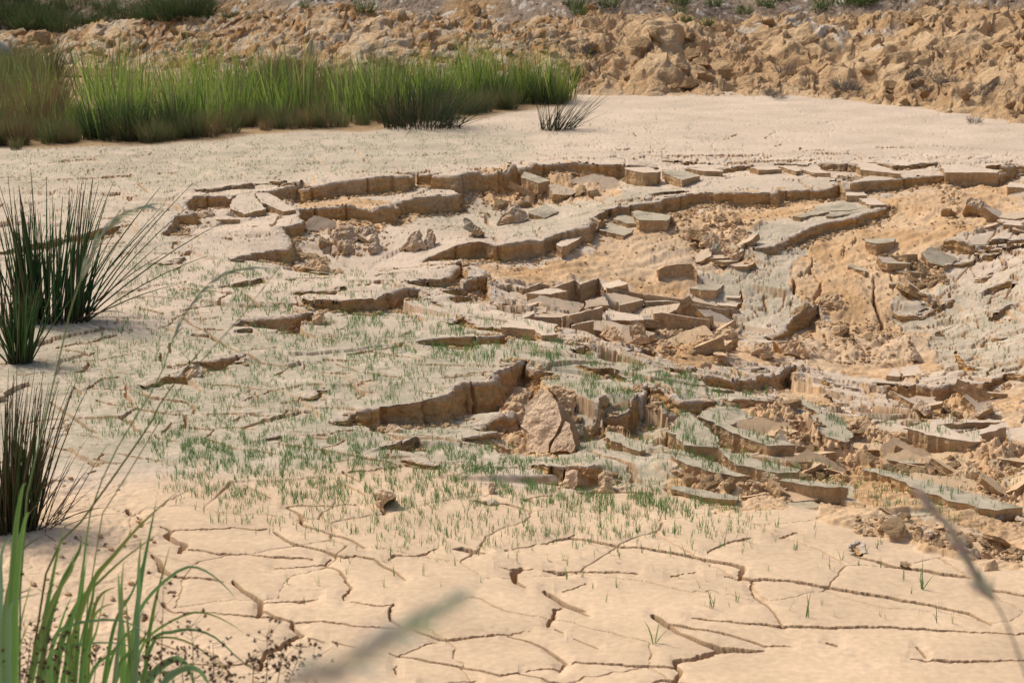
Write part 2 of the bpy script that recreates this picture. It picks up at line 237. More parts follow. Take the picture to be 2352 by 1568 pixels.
 ('D', [(2140,920,5),(2180,990,6),(2220,985,4)]), ('D', [(1590,1300,5),(1700,1292,5)]), ('D', [(1770,1250,10),(1760,1300,12)]), ('D', [(1650,1420,4),(1750,1405,9)]), ('D', [(1480,1490,5),(1620,1490,5)]), ('D', [(1640,1480,8),(1690,1540,10)]), ('D', [(2070,1290,14),(2100,1250,7),(2200,1200,4)]),
 ('N', [(400,650,4),(520,590,8),(560,610,5)]), ('N', [(450,690,4),(540,680,6),(620,640,5)]), ('N', [(740,670,4),(900,620,6)]), ('N', [(990,690,4),(1060,640,6)]), ('N', [(1160,670,8),(1165,640,6)]), ('N', [(1240,690,3),(1290,640,6)]), ('N', [(0,690,6),(60,692,4)]), ('N', [(200,660,5),(330,600,4)]), ('N', [(100,640,5),(200,600,4)]),
 ('N', [(450,885,3),(540,855,5)]), ('N', [(1680,900,3),(1800,868,6)]), ('N', [(1720,890,6),(1740,885,6)]), ('N', [(730,870,6),(745,862,5)]), ('N', [(790,918,8),(830,908,4)]), ('N', [(1090,885,5),(1120,895,5)]), ('N', [(1030,830,3),(1090,835,4)]), ('N', [(1740,945,6),(1830,935,3)]),
]
CRACKS = [c for c in CRACKS if c[0] != 'N']
# exposed smooth wet-cut clay (polygons in picture units via crops)
CLAY = [
 ('C', [(200,420),(270,375),(500,370),(640,390),(740,400),(770,480),(720,560),(580,590),(420,600),(300,640),(150,600),(30,640),(-220,640),(-420,560),(-760,640),(-900,760),(-1200,850),(-1450,840),(-1650,830),(-1800,640),(-1750,560),(-1300,570),(-900,640),(-600,560),(-330,450)]),
 ('C', [(1380,620),(1600,550),(1990,540),(2352,540),(2500,560),(2300,640),(2050,740),(1800,790),(1700,900),(1620,960),(1800,1060),(1500,1120),(1330,1160),(1390,1240),(1280,1310),(1300,1380),(1000,1330),(650,1260),(400,1190),(200,1260),(0,1240),(-330,1230),(-250,1160),(-420,1110),(-350,1000),(-60,1050),(300,1060),(530,1000),(560,880),(780,880),(900,800),(1100,760),(1170,700),(1100,660),(1240,610)]),
 ('D', [(950,380),(1250,430),(1500,380),(1750,330),(1950,350),(2150,320),(2344,330),(2344,700),(2100,700),(1960,780),(1750,800),(1720,900),(1690,1010),(1700,1100),(1740,1180),(1500,1230),(1330,1280),(1300,1400),(1380,1500),(1500,1620),(1750,1800),(1500,1900),(900,1700),(600,1620),(500,1560),(700,1500),(790,1400),(740,1310),(560,1270),(500,1140),(540,980),(700,830),(1000,700),(1280,590)]),
 ('H', [(430,300),(560,220),(520,100),(1300,60),(1500,100),(1600,250),(1620,340),(1400,350),(1150,440),(900,420),(700,390)]),
 ('H', [(200,480),(430,420),(560,480),(650,540),(800,600),(900,620),(500,640),(330,600)]),
 ('H', [(380,640),(330,700),(0,700),(-150,760),(0,850),(100,900),(300,1000),(380,1060),(420,1300),(860,1400),(870,1500),(1100,1620),(1500,1620),(1750,1700),(2352,1900),(2352,1010),(2200,1000),(2000,1000),(1900,960),(1560,960),(1160,950),(1050,840),(1000,790),(880,800),(600,780)]),
 ('H', [(1290,600),(1580,600),(1810,580),(2100,520),(2352,480),(2352,850),(2200,850),(2150,690),(2000,640),(1950,790),(1750,790),(1500,780),(1350,700),(1400,640)]),
 ('Q', [(1150,720),(1600,560),(1750,740),(2300,700),(2352,900),(2352,960),(1800,1000),(1640,900),(1350,880)]),
 ('G', [(880,180),(1150,130),(1500,110),(2100,230),(1900,330),(1650,300),(1450,290),(1270,320),(1040,310),(900,240)]),
 ('F', [(1420,800),(1700,560),(1830,640),(1990,670),(2000,860),(1990,1110),(1440,1115),(1450,900)]),
 ('G', [(990,1290),(1200,1260),(1640,1330),(1900,1450),(2100,1567),(1400,1600),(1300,1500),(1010,1440)]),
 ('O', [(-100,330),(380,430),(900,560),(1100,520),(1300,600),(1700,700),(2200,750),(2352,760),(2352,1100),(1900,1100),(1400,920),(1200,880),(950,800),(700,740),(350,620),(-100,520)]),
]
# rubbly lumpy places inside the clay: (crop, poly, amplitude)
RUB = [
 ('B', [(380,650),(880,640),(1000,760),(900,850),(720,880),(600,890),(420,780)], 1.0),
 ('B', [(330,840),(500,880),(640,990),(430,970),(340,920)], 1.0),
 ('B', [(1420,440),(2350,300),(2350,470),(1700,560),(1600,640),(1400,560)], .8),
 ('C', [(1300,640),(1500,640),(1800,780),(1700,1000),(1500,1100),(1300,980),(1000,760)], .6),
 ('D', [(1650,380),(1850,330),(1850,600),(1900,740),(1750,650),(1700,500)], .7),
 ('D', [(1250,930),(1420,930),(1700,1000),(1760,1180),(1540,1200),(1330,1080)], .9),
 ('D', [(500,1500),(1300,1400),(1500,1600),(1500,1800),(800,1760)], .45),
 ('H', [(0,700),(350,680),(550,860),(800,1050),(850,1400),(430,1300),(380,1050),(50,800)], 1.2),
 ('H', [(850,950),(1160,960),(1560,1020),(2000,1000),(2352,1040),(2352,1500),(2100,1450),(1560,1400),(1100,1350),(800,1150)], 1.2),
 ('H', [(1600,560),(2000,560),(1950,780),(1500,780)], 1.0),
 ('Q', [(1650,750),(2200,760),(2352,950),(1850,1010),(1640,900)], .8),
 ('Q', [(1150,760),(1600,600),(1620,900),(1400,870)], .6),
 ('F', [(1420,780),(1720,640),(2000,760),(2000,1080),(1450,1100)], .6),
 ('G', [(1020,1290),(1640,1330),(2100,1500),(1400,1450)], .8),
 ('O', [(350,560),(900,560),(1500,720),(2300,800),(2352,1050),(1500,900),(900,760),(360,700)], .7),
 ('I', [(200,0),(900,0),(1250,300),(1200,600),(1100,1100),(700,1500),(0,1567),(0,400)], .9),
]
# cool grey-green crust
ALG = [
 ([(350,760),(900,760),(1500,830),(1800,920),(2352,1080),(2352,1230),(2000,1180),(1500,1130),(1200,1060),(700,1090),(300,1080),(-200,1060),(-200,720)], 1.0),
 ([(-200,290),(300,330),(860,290),(1250,300),(1150,380),(700,410),(300,440),(-200,450)], .75), ([(-200,440),(420,440),(380,620),(-200,720)], .45), ([(500,700),(900,720),(1500,850),(1700,930),(1200,850),(900,800),(400,800)], .65),
 ([(1650,460),(2050,440),(2050,500),(1800,650),(1880,720),(1700,770),(1600,640)], .9),
 ([(2050,680),(2352,620),(2352,870),(2150,830),(2040,740)], .9),
 ([(950,420),(1480,420),(1560,470),(1350,530),(1000,540)], .75),
]
# crust broken into a mosaic of tilted plates that still hang together
BRK = [([(2040,640),(2420,600),(2420,880),(2150,860),(2040,760)], .65), ([(1090,640),(1280,650),(1500,700),(1700,700),(1850,790),(1900,880),(1500,860),(1250,760),(1060,690)], 1.0),
 ([(1500,900),(1700,930),(2000,1000),(2400,1100),(2400,1260),(2050,1190),(1750,1150),(1500,1080)], 1.0), ([(1350,352),(2420,352),(2420,425),(1900,400),(1450,400)], .3),
 ([(2070,520),(2420,520),(2420,620),(2150,640)], .9), ([(1880,860),(2400,880),(2400,980),(2100,980),(1900,930)], .9), ([(1730,640),(1860,640),(1880,740),(1700,760)], .6), ([(380,440),(700,430),(690,560),(420,560)], .45), ([(1690,540),(1850,560),(1760,650),(1600,640)], .8)]
# pinkish pale part / warm sand part
WARM = [([(-300,1120),(500,1110),(900,1060),(1300,1130),(1520,1090),(1800,1130),(2100,1230),(2700,1330),(2700,1700),(-300,1700)], 1.0), ([(1700,950),(2352,1000),(2352,1400),(1700,1200)], .8)]
# ---------------------------------------------------------------- slip scarps as steps in the height of the ground
class Scarp: pass
scarps = []
for c, pts in FAULTS:
    s = Scarp(); s.px = np.array(PX(c, pts)); s.z = np.zeros(len(s.px)); scarps.append(s)
def warp(x, y):
    return .022*pn(x*6, y*6, 51)+.012*pn(x*19, y*19, 52), .018*pn(x*6, y*6, 53)+.012*pn(x*21, y*21, 54)
def scarp_terms(s, x, y, want=False):
    mg = min(1.95, s.hm*8+.35); lo = s.w.min(0)-mg; hi = s.w.max(0)+mg
    m = (x > lo[0]) & (x < hi[0]) & (y > lo[1]) & (y < hi[1])
    if not m.any(): return m, None, None, None
    X = x[m]; Y = y[m]; best = np.full(X.shape, 1e9); sg = np.ones(X.shape); hh = np.zeros(X.shape); ang = np.zeros(X.shape)
    for i in range(len(s.w)-1):
        ax, ay = s.w[i]; bx, by = s.w[i+1]; dx, dy = bx-ax, by-ay; L = math.hypot(dx, dy)+1e-9
        t = ((X-ax)*dx+(Y-ay)*dy)/L/L; tc = np.clip(t, 0, 1)
        qx = X-ax-tc*dx; qy = Y-ay-tc*dy; d = np.hypot(qx, qy)
        cr = (dx*qy-dy*qx)/L; al = np.abs(cr)/(d+1e-9)
        b = (d < best-1e-6) | ((np.abs(d-best) <= 1e-6) & (al > ang))
        best = np.where(b, d, best); sg = np.where(b, np.sign(cr), sg); ang = np.where(b, al, ang)
        hh = np.where(b, s.h[i]+(s.h[i+1]-s.h[i])*tc, hh)
    return m, best, sg, hh
def zcoarse(x, y, wp=True, track=False):
    x = np.asarray(x, float); y = np.asarray(y, float); shp = x.shape; x = x.ravel(); y = y.ravel()
    z = zbase(x, y)
    if wp:
        wx, wy = warp(x, y); xs = x+wx; ys = y+wy
    else: xs, ys = x, y
    near = np.full(x.shape, 9.) if track else None
    for s in scarps:
        m, d, sg, h = scarp_terms(s, xs, ys)
        if d is None: continue
        Lh = np.clip(s.hm*6, .25, 1.3); Ll = np.clip(s.hm*8, .35, 1.9)
        up = sg > 0
        z[m] += np.where(up, .3*h*np.clip(1-d/Lh, 0, 1)**1.2, -.7*h*np.clip(1-d/Ll, 0, 1)**1.2)
        if track:
            nm = near[m]; b = (d < np.abs(nm)) & (h > .012); near[m] = np.where(b, d*sg, nm)
    if track: return z.reshape(shp), near.reshape(shp)
    return z.reshape(shp)
def fix_scarps():
    for s in scarps:
        u, v, hp = s.px.T
        x, y = unproj(u, v, s.z)
        dep = y*ct-(s.z-HC)*st
        s.h = hp*dep/FX/math.cos(math.radians(12)); s.hm = max(s.h.max(), .02)
        s.w = np.stack([x, y], 1)
fix_scarps()
for it in range(5):
    # height of the rim just behind the line
    new = []
    for s in scarps:
        t = np.gradient(s.w, axis=0); n = np.stack([-t[:, 1], t[:, 0]], 1); n /= np.linalg.norm(n, axis=1)[:, None]+1e-9
        q = s.w+n*.03
        new.append(zcoarse(q[:, 0], q[:, 1], wp=False))
    for s, zz in zip(scarps, new): s.z = .4*s.z+.6*zz
    fix_scarps()
def hit(u, v, f=None, n=9):               # picture point -> point on the pond bed
    u = np.asarray(u, float); v = np.asarray(v, float); z = np.zeros(u.shape)
    for i in range(n):
        x, y = unproj(u, v, z); z = .5*z+.5*zcoarse(x, y)
    x, y = unproj(u, v, z); return x, y, z
def flat(pts):                             # traced point -> parameter space of the flat bed
    a = np.array([p[:2] for p in pts]); x, y, z = hit(a[:, 0], a[:, 1]); U, V = proj(x, y, 0*x)
    return np.stack([U, V], 1)
def dens(pl, k):
    return pl
def polymask(U, V, pl, soft=10.):
    lo = pl.min(0)-soft*2; hi = pl.max(0)+soft*2
    m = (U > lo[0]) & (U < hi[0]) & (V > lo[1]) & (V < hi[1]); out = np.zeros(U.shape)
    if not m.any(): return out
    X = U[m]; Y = V[m]; d = np.full(X.shape, 1e9); ins = np.zeros(X.shape, bool); n = len(pl)
    for i in range(n):
        ax, ay = pl[i]; bx, by = pl[(i+1) % n]
        dx, dy = bx-ax, (by-ay)*2; t = np.clip(((X-ax)*dx+(Y-ay)*2*dy)/(dx*dx+dy*dy+1e-9), 0, 1)
        d = np.minimum(d, np.hypot(X-ax-t*dx, (Y-ay)*2-t*dy))
        cnd = (ay > Y) != (by > Y)
        xi = ax+(Y-ay)*(bx-ax)/((by-ay) if abs(by-ay) > 1e-9 else 1e-9)
        ins ^= cnd & (X < xi)
    sd = np.where(ins, d, -d); out[m] = sst(-soft, soft, sd); return out
_cp = [PX(c, p) for c, p in CRACKS]
_all = [PX(c, p) for c, p in CLAY]+[PX(c, p) for c, p, a in RUB]+[p for p, a in ALG]+[p for p, a in WARM]+[p for p, a in BRK]+_cp
_f = flat([q for p in _all for q in p]); _i = 0; _o = []
for p in _all: _o.append(_f[_i:_i+len(p)]); _i += len(p)
_n = np.cumsum([len(CLAY), len(RUB), len(ALG), len(WARM), len(BRK)])
CLAYF = _o[:_n[0]]; RUBF = [(f, a[2]) for f, a in zip(_o[_n[0]:_n[1]], RUB)]; ALGF = [(f, a[1]) for f, a in zip(_o[_n[1]:_n[2]], ALG)]
WARMF = [(f, a[1]) for f, a in zip(_o[_n[2]:_n[3]], WARM)]; CRF = [(f, np.array([q[2] for q in p])) for f, p in zip(_o[_n[4]:], _cp)]; BRKF = [(f, a[1]) for f, a in zip(_o[_n[3]:_n[4]], BRK)]
def masks(x, y):
    U, V = proj(x, y, 0*x)
    n1 = pn(x*5, y*5, 71)*16+pn(x*17, y*17, 72)*8; n2 = pn(x*5, y*5, 73)*8+pn(x*17, y*17, 74)*4
    Uw, Vw = U+n1, V+n2
    clay = np.zeros(U.shape)
    for pl in CLAYF: clay = np.maximum(clay, polymask(Uw, Vw, pl, 3.))
    rub = np.zeros(U.shape)
    for pl, a in RUBF: rub = np.maximum(rub, a*polymask(Uw, Vw, pl, 14.))
    return U, V, clay, rub
def detail(x, y, U, V, clay, rub):
    dep = y*ct+HC*st
    crust = 1-clay
    z = 0*x
    # thin mud plates: small offsets and tilts, some joints opened
    wx = x+.05*pn(x*4, y*4, 81)+.012*pn(x*22, y*22, 83); wy = y+.05*pn(x*4, y*4, 82)+.012*pn(x*22, y*22, 84)
    far = sst(1180, 1060, V)
    for sc, amp, sd_, op, on in ((.46, .012, 90, .018, .5), (.19, .005, 96, .010, .26)):
        F1, F2, cx, cy, ci = worley(wx/sc*.72, wy/sc*1.1, sd_)
        t = ci*50; pl = (ci-.5)*2*amp+amp*1.2*(np.cos(t)*(wx/sc*.72-cx)+np.sin(t)*(wy/sc*1.1-cy))
        gate = (hsh(np.floor(wx/sc*1.3), np.floor(wy/sc*1.1), sd_+3) < on)
        e = (F2-F1)*sc*.5
        z += crust*far*(.25+.75*sst(290, 430, V))*(pl*.8-.03*(e < op*.26*np.clip(.7+1.2*pn(x*3, y*3, sd_+6), .2, 1.6))*gate*(sc/.42)**.5)
    z += crust*(.0002+.0013*far)*(pn(x*30, y*30, 61)+.5*pn(x*90, y*90, 62))
    # foreground bed: soft swelling between cracks
    z += crust*(1-far)*(.007*pn(x*2.2, y*2.2, 63)+.0005*fbm(x*11, y*11, 64, 3))
    F1, F2, cx, cy, ci = worley(wx/.62+2.2, wy/.62, 101); e = (F2-F1)*.31
    z -= crust*(1-far)*(.010*(1-sst(.001, .0035, e))*(hsh(np.floor(cx*3), np.floor(cy*3), 7) < .42)+.004*np.exp(-(e/.03)**2))
    bk = np.zeros(x.shape)
    for p_, a_ in BRKF: bk = np.maximum(bk, a_*polymask(U+4*pn(x*3, y*3, 15)*4, V, p_, 12.))
    q_ = np.nonzero(bk > .01)[0] if bk.ndim == 1 else None
    if q_ is not None and len(q_):
        X = (x+.05*pn(x*4, y*4, 81))[q_]; Y = (y+.05*pn(x*4, y*4, 82))[q_]; B = bk[q_]*crust[q_]; acc = 0
        for sc, am, sd_ in ((.34, 1., 131), (.15, .42, 137)):
            G1, G2, gx, gy, gi = worley(X/sc*.75, Y/sc*1.25, sd_); tt = gi*70
            pl = am*((gi-.5)*.075+.055*(np.cos(tt)*(X/sc*.75-gx)+np.sin(tt)*(Y/sc*1.25-gy))); ee = (G2-G1)*sc*.5
            acc = acc+pl-am*.07*(ee < .007*(hsh(np.floor(gx*3), np.floor(gy*3), 3) < .6))
        z[q_] += B*acc*.58
    # slickensided, lumpy clay
    sx = (x*.86+y*.5); sy = (-x*.5+y*.86)
    z += clay*(.035*fbm(x*1.6, y*1.6, 65, 3)+.014*pn(sx*3, sy*16, 66)+.007*pn(sx*9, sy*50, 67)+.006*fbm(x*18, y*18, 68, 3))
    c1, i1 = clods(x*4.2+.4*pn(x*5, y*5, 1), y*4.2+.4*pn(x*5, y*5, 2), 31); c2, i2 = clods(x*11, y*11, 32); c3, _ = clods(x*27, y*27, 33)
    g1 = sst(-.05, .35, pn(x*2.1, y*2.1, 34)+.25*rub)
    r = rub*np.maximum(clay, .25)
    cr = crumple(x*5, y*5, 35, 5)
    z += r*(.022*c1*g1+.045*cr*(.4+.6*g1)+.012*c2+.006*c3)+clay*(.009*np.clip(c3, 0, 1)*g1+.010*np.clip(cr, -1, .3))
    # holes for the traced cracks (worked in picture-like units so that widths agree)
    n = 2.2*pn(x*16, y*16, 41)+1.8*pn(x*55, y*55, 42)+.6*pn(x*71, y*83, 43)+.5*(hsh(np.floor(x*45), np.floor(y*45), 4)-.5)
    ins = np.zeros(x.shape)
    for f, wd in CRF:
        fm = 1. if f[:, 1].mean() < 1130 else 0.
        mx = wd.max()*2+14; lo = f.min(0)-mx; hi = f.max(0)+mx
        m = (U > lo[0]) & (U < hi[0]) & (V > lo[1]) & (V < hi[1])
        if not m.any(): continue
        X = U[m]+n[m]*1.6; Y = V[m]+n[m]*.8; best = np.full(X.shape, -9.); dl = np.full(X.shape, 99.)
        for i in range(len(f)-1):
            ax, ay = f[i]; bx, by = f[i+1]; dx, dy = bx-ax, by-ay
            t = np.clip(((X-ax)*dx+(Y-ay)*dy)/(dx*dx+dy*dy+1e-9), 0, 1)
            d = np.hypot(X-ax-t*dx, Y-ay-t*dy); wdd = (wd[i]+(wd[i+1]-wd[i])*t)*(.66-.12*fm)
            best = np.maximum(best, wdd-d); dl = np.minimum(dl, d)
        ins[m] = np.maximum(ins[m], sst(-.2, 1.3, best))
        zl = z[m]; zl -= .007*np.exp(-(dl/14)**2)*(1-far[m]); z[m] = zl
    dk = np.clip(60/ (FX/dep), .05, .14)
    z -= ins*dk*(1+.3*pn(x*9, y*9, 44))
    return z, ins
CRUST = np.array((.59, .455, .325)); WARMC = np.array((.64, .455, .285)); ALGC = np.array((.35, .31, .205))
CLAYC = np.array((.63, .43, .25)); CLAY2 = np.array((.54, .325, .155)); DAMP = np.array((.35, .235, .14))
BEDP = np.array([(-400,120),(330,120),(1320,190),(1325,225),(1300,243),(1180,262),(1070,273),(860,298),(600,309),(350,337),(-400,345)], float)
def ground_colour(x, y, U, V, clay, rub, ins):
    al = np.zeros(x.shape); wm = np.zeros(x.shape)
    n = pn(x*1.7, y*1.7, 21)*40
    for pl, a in ALGF: al = np.maximum(al, a*polymask(U+n, V+n*.5, pl, 45.))
    for pl, a in WARMF: wm = np.maximum(wm, a*polymask(U+n, V+n*.6, pl, 60.))
    al = al*np.clip(.62+.5*pn(x*6, y*6, 22)+.5*pn(x*30, y*30, 23)+.35*pn(x*90, y*90, 24), 0, 1)
    c = CRUST[None]*(1-wm[:, None])+WARMC[None]*wm[:, None]
    c = c*(1-.85*al[:, None])+ALGC[None]*.85*al[:, None]
    k = np.clip(.5+.8*fbm(x*2.3, y*2.3, 25, 3), 0, 1)[:, None]; cc = CLAYC*(1-k)+CLAY2*k
    k2 = (np.clip(pn(x*1.1+4, y*1.1, 27)*1.6, 0, 1)*clay)[:, None]*.5; cc = cc*(1-k2)+np.array((.54, .41, .28))*k2
    c = c*(1-clay[:, None])+cc*clay[:, None]
    bd = polymask(U+n*.5, V+n*.15, BEDP, 9.)[:, None]; c = c*(1-bd)+np.array((.36, .235, .12))*bd
    i3 = np.clip(ins, 0, 1)[:, None]; i3 = i3*(.55+.45*sst(1050, 1180, V))[:, None]; c = c*(1-i3)+np.array((.32, .19, .09))*i3
    c = c*(1+(.10*fbm(x*1.3, y*2.2, 91, 3)+.05*pn(x*9, y*14, 92))[:, None])
    c = c*(1+.07*pn(x*3, y*3, 28)+.06*pn(x*40, y*40, 29)+.05*pn(x*140, y*140, 30))[:, None]
    return np.clip(c, .02, .9)
# ---------------------------------------------------------------- mesh and material helpers
def mat(name, rough=.95, bump=((400, .0003),), vcol=True, col=(.5, .5, .5), var=.10, spec=.15, trans=0):
    m = bpy.data.materials.new(name); m.use_nodes = True; t = m.node_tree; N = t.nodes; Lk = t.links
    b = N['Principled BSDF']; b.inputs['Roughness'].default_value = rough; b.inputs['Specular IOR Level'].default_value = spec
    tc = N.new('ShaderNodeTexCoord'); g = tc.outputs['Object']
    if vcol:
        a = N.new('ShaderNodeAttribute'); a.attribute_name = 'Col'; cs = a.outputs['Color']
    else:
        a = N.new('ShaderNodeRGB'); a.outputs[0].default_value = (*col, 1); cs = a.outputs[0]
    if var:
        nz = N.new('ShaderNodeTexNoise'); nz.inputs['Scale'].default_value = 35; nz.inputs['Detail'].default_value = 6; Lk.new(g, nz.inputs['Vector'])
        mr = N.new('ShaderNodeMapRange'); mr.inputs['From Min'].default_value = .3; mr.inputs['From Max'].default_value = .7
        mr.inputs['To Min'].default_value = 1-var; mr.inputs['To Max'].default_value = 1+var; Lk.new(nz.outputs['Fac'], mr.inputs['Value'])
        mx = N.new('ShaderNodeVectorMath'); mx.operation = 'SCALE'; Lk.new(cs, mx.inputs[0]); Lk.new(mr.outputs[0], mx.inputs['Scale']); cs = mx.outputs[0]
    Lk.new(cs, b.inputs['Base Color'])
    prev = None
    for sc, d in bump:
        nz = N.new('ShaderNodeTexNoise'); nz.inputs['Scale'].default_value = sc; nz.inputs['Detail'].default_value = 3; Lk.new(g, nz.inputs['Vector'])
        bp = N.new('ShaderNodeBump'); bp.inputs['Distance'].default_value = d*4; bp.inputs['Strength'].default_value = .7; Lk.new(nz.outputs['Fac'], bp.inputs['Height'])
        if prev: Lk.new(prev, bp.inputs['Normal'])
        prev = bp.outputs[0]
    if prev: Lk.new(prev, b.inputs['Normal'])
    if trans:
        tr = N.new('ShaderNodeBsdfTranslucent'); Lk.new(cs, tr.inputs[0]); ms = N.new('ShaderNodeMixShader'); ms.inputs[0].default_value = trans
        Lk.new(b.outputs[0], ms.inputs[1]); Lk.new(tr.outputs[0], ms.inputs[2]); Lk.new(ms.outputs[0], N['Material Output'].inputs[0])
    return m
def mkmesh(name, V, Fq, col=None, m=None, smooth=False, mi=None):
    V = np.asarray(V, np.float32); me = bpy.data.meshes.new(name)
    if isinstance(Fq, np.ndarray):
        n, k = Fq.shape; lt = np.full(n, k); idx = Fq.ravel()
    else:
        lt = np.array([len(f) for f in Fq]); idx = np.array([i for f in Fq for i in f]); n = len(lt)
    me.vertices.add(len(V)); me.vertices.foreach_set('co', V.ravel())
    me.loops.add(len(idx)); me.loops.foreach_set('vertex_index', idx.astype(np.int32))
    me.polygons.add(n); ls = np.concatenate([[0], np.cumsum(lt)[:-1]]); me.polygons.foreach_set('loop_start', ls.astype(np.int32))
    try: me.polygons.foreach_set('loop_total', lt.astype(np.int32))
    except Exception: pass
    if smooth is True: me.polygons.foreach_set('use_smooth', np.ones(n, bool))
    else: me.polygons.foreach_set('use_smooth', np.zeros(n, bool))
    if col is not None:
        a = me.attributes.new('Col', 'FLOAT_COLOR', 'POINT'); cc = np.ones((len(V), 4), np.float32); cc[:, :3] = col; a.data.foreach_set('color', cc.ravel())
    if mi is not None: me.polygons.foreach_set('material_index', np.asarray(mi, np.int32))
    me.update(calc_edges=True); me.validate()
    for q in (m if isinstance(m, (list, tuple)) else [m]):
        if q: me.materials.append(q)
    return me
def link(name, me, parent=None, label=None, cat=None, group=None, kind=None):
    o = bpy.data.objects.new(name, me); C.objects.link(o)
    if parent: o.parent = parent
    if label: o['label'] = label
    if cat: o['category'] = cat
    if group: o['group'] = group
    if kind: o['kind'] = kind
    return o
M_mud = mat('dry_mud', var=.09); M_clay = mat('cut_clay', bump=((14, .012), (60, .005), (220, .0015)), var=.16); M_plant = mat('plant_blade', rough=.6, bump=(), var=.0, spec=.3, trans=.42)
# ---------------------------------------------------------------- pond bed sheet
def build_ground():
    vs = [212.]
    while vs[-1] < 1660: vs.append(vs[-1]+(1.05 if vs[-1] > 330 else .9)*QG)
    _, ys = unproj(np.zeros(len(vs)), np.array(vs), 0.)
    ys = np.concatenate([np.linspace(75, ys[0]+.3, 60), ys, np.linspace(ys[-1]-.08, -6, 60)])
    us = np.arange(-160, 2512, 1.7*QG)
    a = (us-CX)/FX; ex = np.geomspace(.012, 3.2, 34); a = np.concatenate([a[0]-ex[::-1], a, a[-1]+ex])
    dep = np.maximum(ys*ct+HC*st, 3.5)
    X = (a[None, :]*dep[:, None]); Y = np.repeat(ys[:, None], len(a), 1); shp = X.shape
    x = X.ravel(); y = Y.ravel()
    z, near = zcoarse(x, y, track=True)
    U, V, clay, rub = masks(x, y)
    dz, ins = detail(x, y, U, V, clay, rub)
    z = z+dz
    col = ground_colour(x, y, U, V, clay, rub, ins)
    Z = z.reshape(shp); gy = np.abs(np.gradient(Z, axis=0)/np.gradient(Y, axis=0)); gx = np.abs(np.gradient(Z, axis=1)/np.maximum(np.abs(np.gradient(X, axis=1)), 1e-4))
    sl = sst(.9, 1.8, np.hypot(gx, gy)).ravel()[:, None]*(1-clay[:, None]); sl[(V < 215)|(V > 1560)] = 0
    col = col*(1-sl)+np.array((.48, .31, .17))*sl
    xc = x.reshape(shp)[::14, ::14]; yc = y.reshape(shp)[::14, ::14]; zc = z.reshape(shp)
    zc = np.minimum(np.minimum(zc[::14, ::14], np.roll(zc, 5, 0)[::14, ::14]), np.roll(zc, -5, 0)[::14, ::14])-.16
    ii = np.arange(xc.size).reshape(xc.shape); qc = np.stack([ii[1:, :-1], ii[1:, 1:], ii[:-1, 1:], ii[:-1, :-1]], -1).reshape(-1, 4)
    link('subsoil', mkmesh('subsoil', np.stack([xc.ravel(), yc.ravel(), zc.ravel()], 1), qc, np.tile(CLAY2, (xc.size, 1)), M_clay, True), kind='structure')
    nr, nc = shp; idx = np.arange(nr*nc).reshape(shp)
    q = np.stack([idx[1:, :-1], idx[1:, 1:], idx[:-1, 1:], idx[:-1, :-1]], -1).reshape(-1, 4)
    nn = near[q]; cell = np.abs(y[q[:, 0]]-y[q[:, 3]])
    rem = (nn.min(1) < 0) & (nn.max(1) > 0) & (np.abs(nn).max(1) < 3*np.abs(cell)+.012)
    q = q[~rem]
    me = mkmesh('mud_flat', np.stack([x, y, z], 1), q, col, M_mud, True)
    return link('mud_flat', me, kind='structure', label=None)
ground = build_ground()
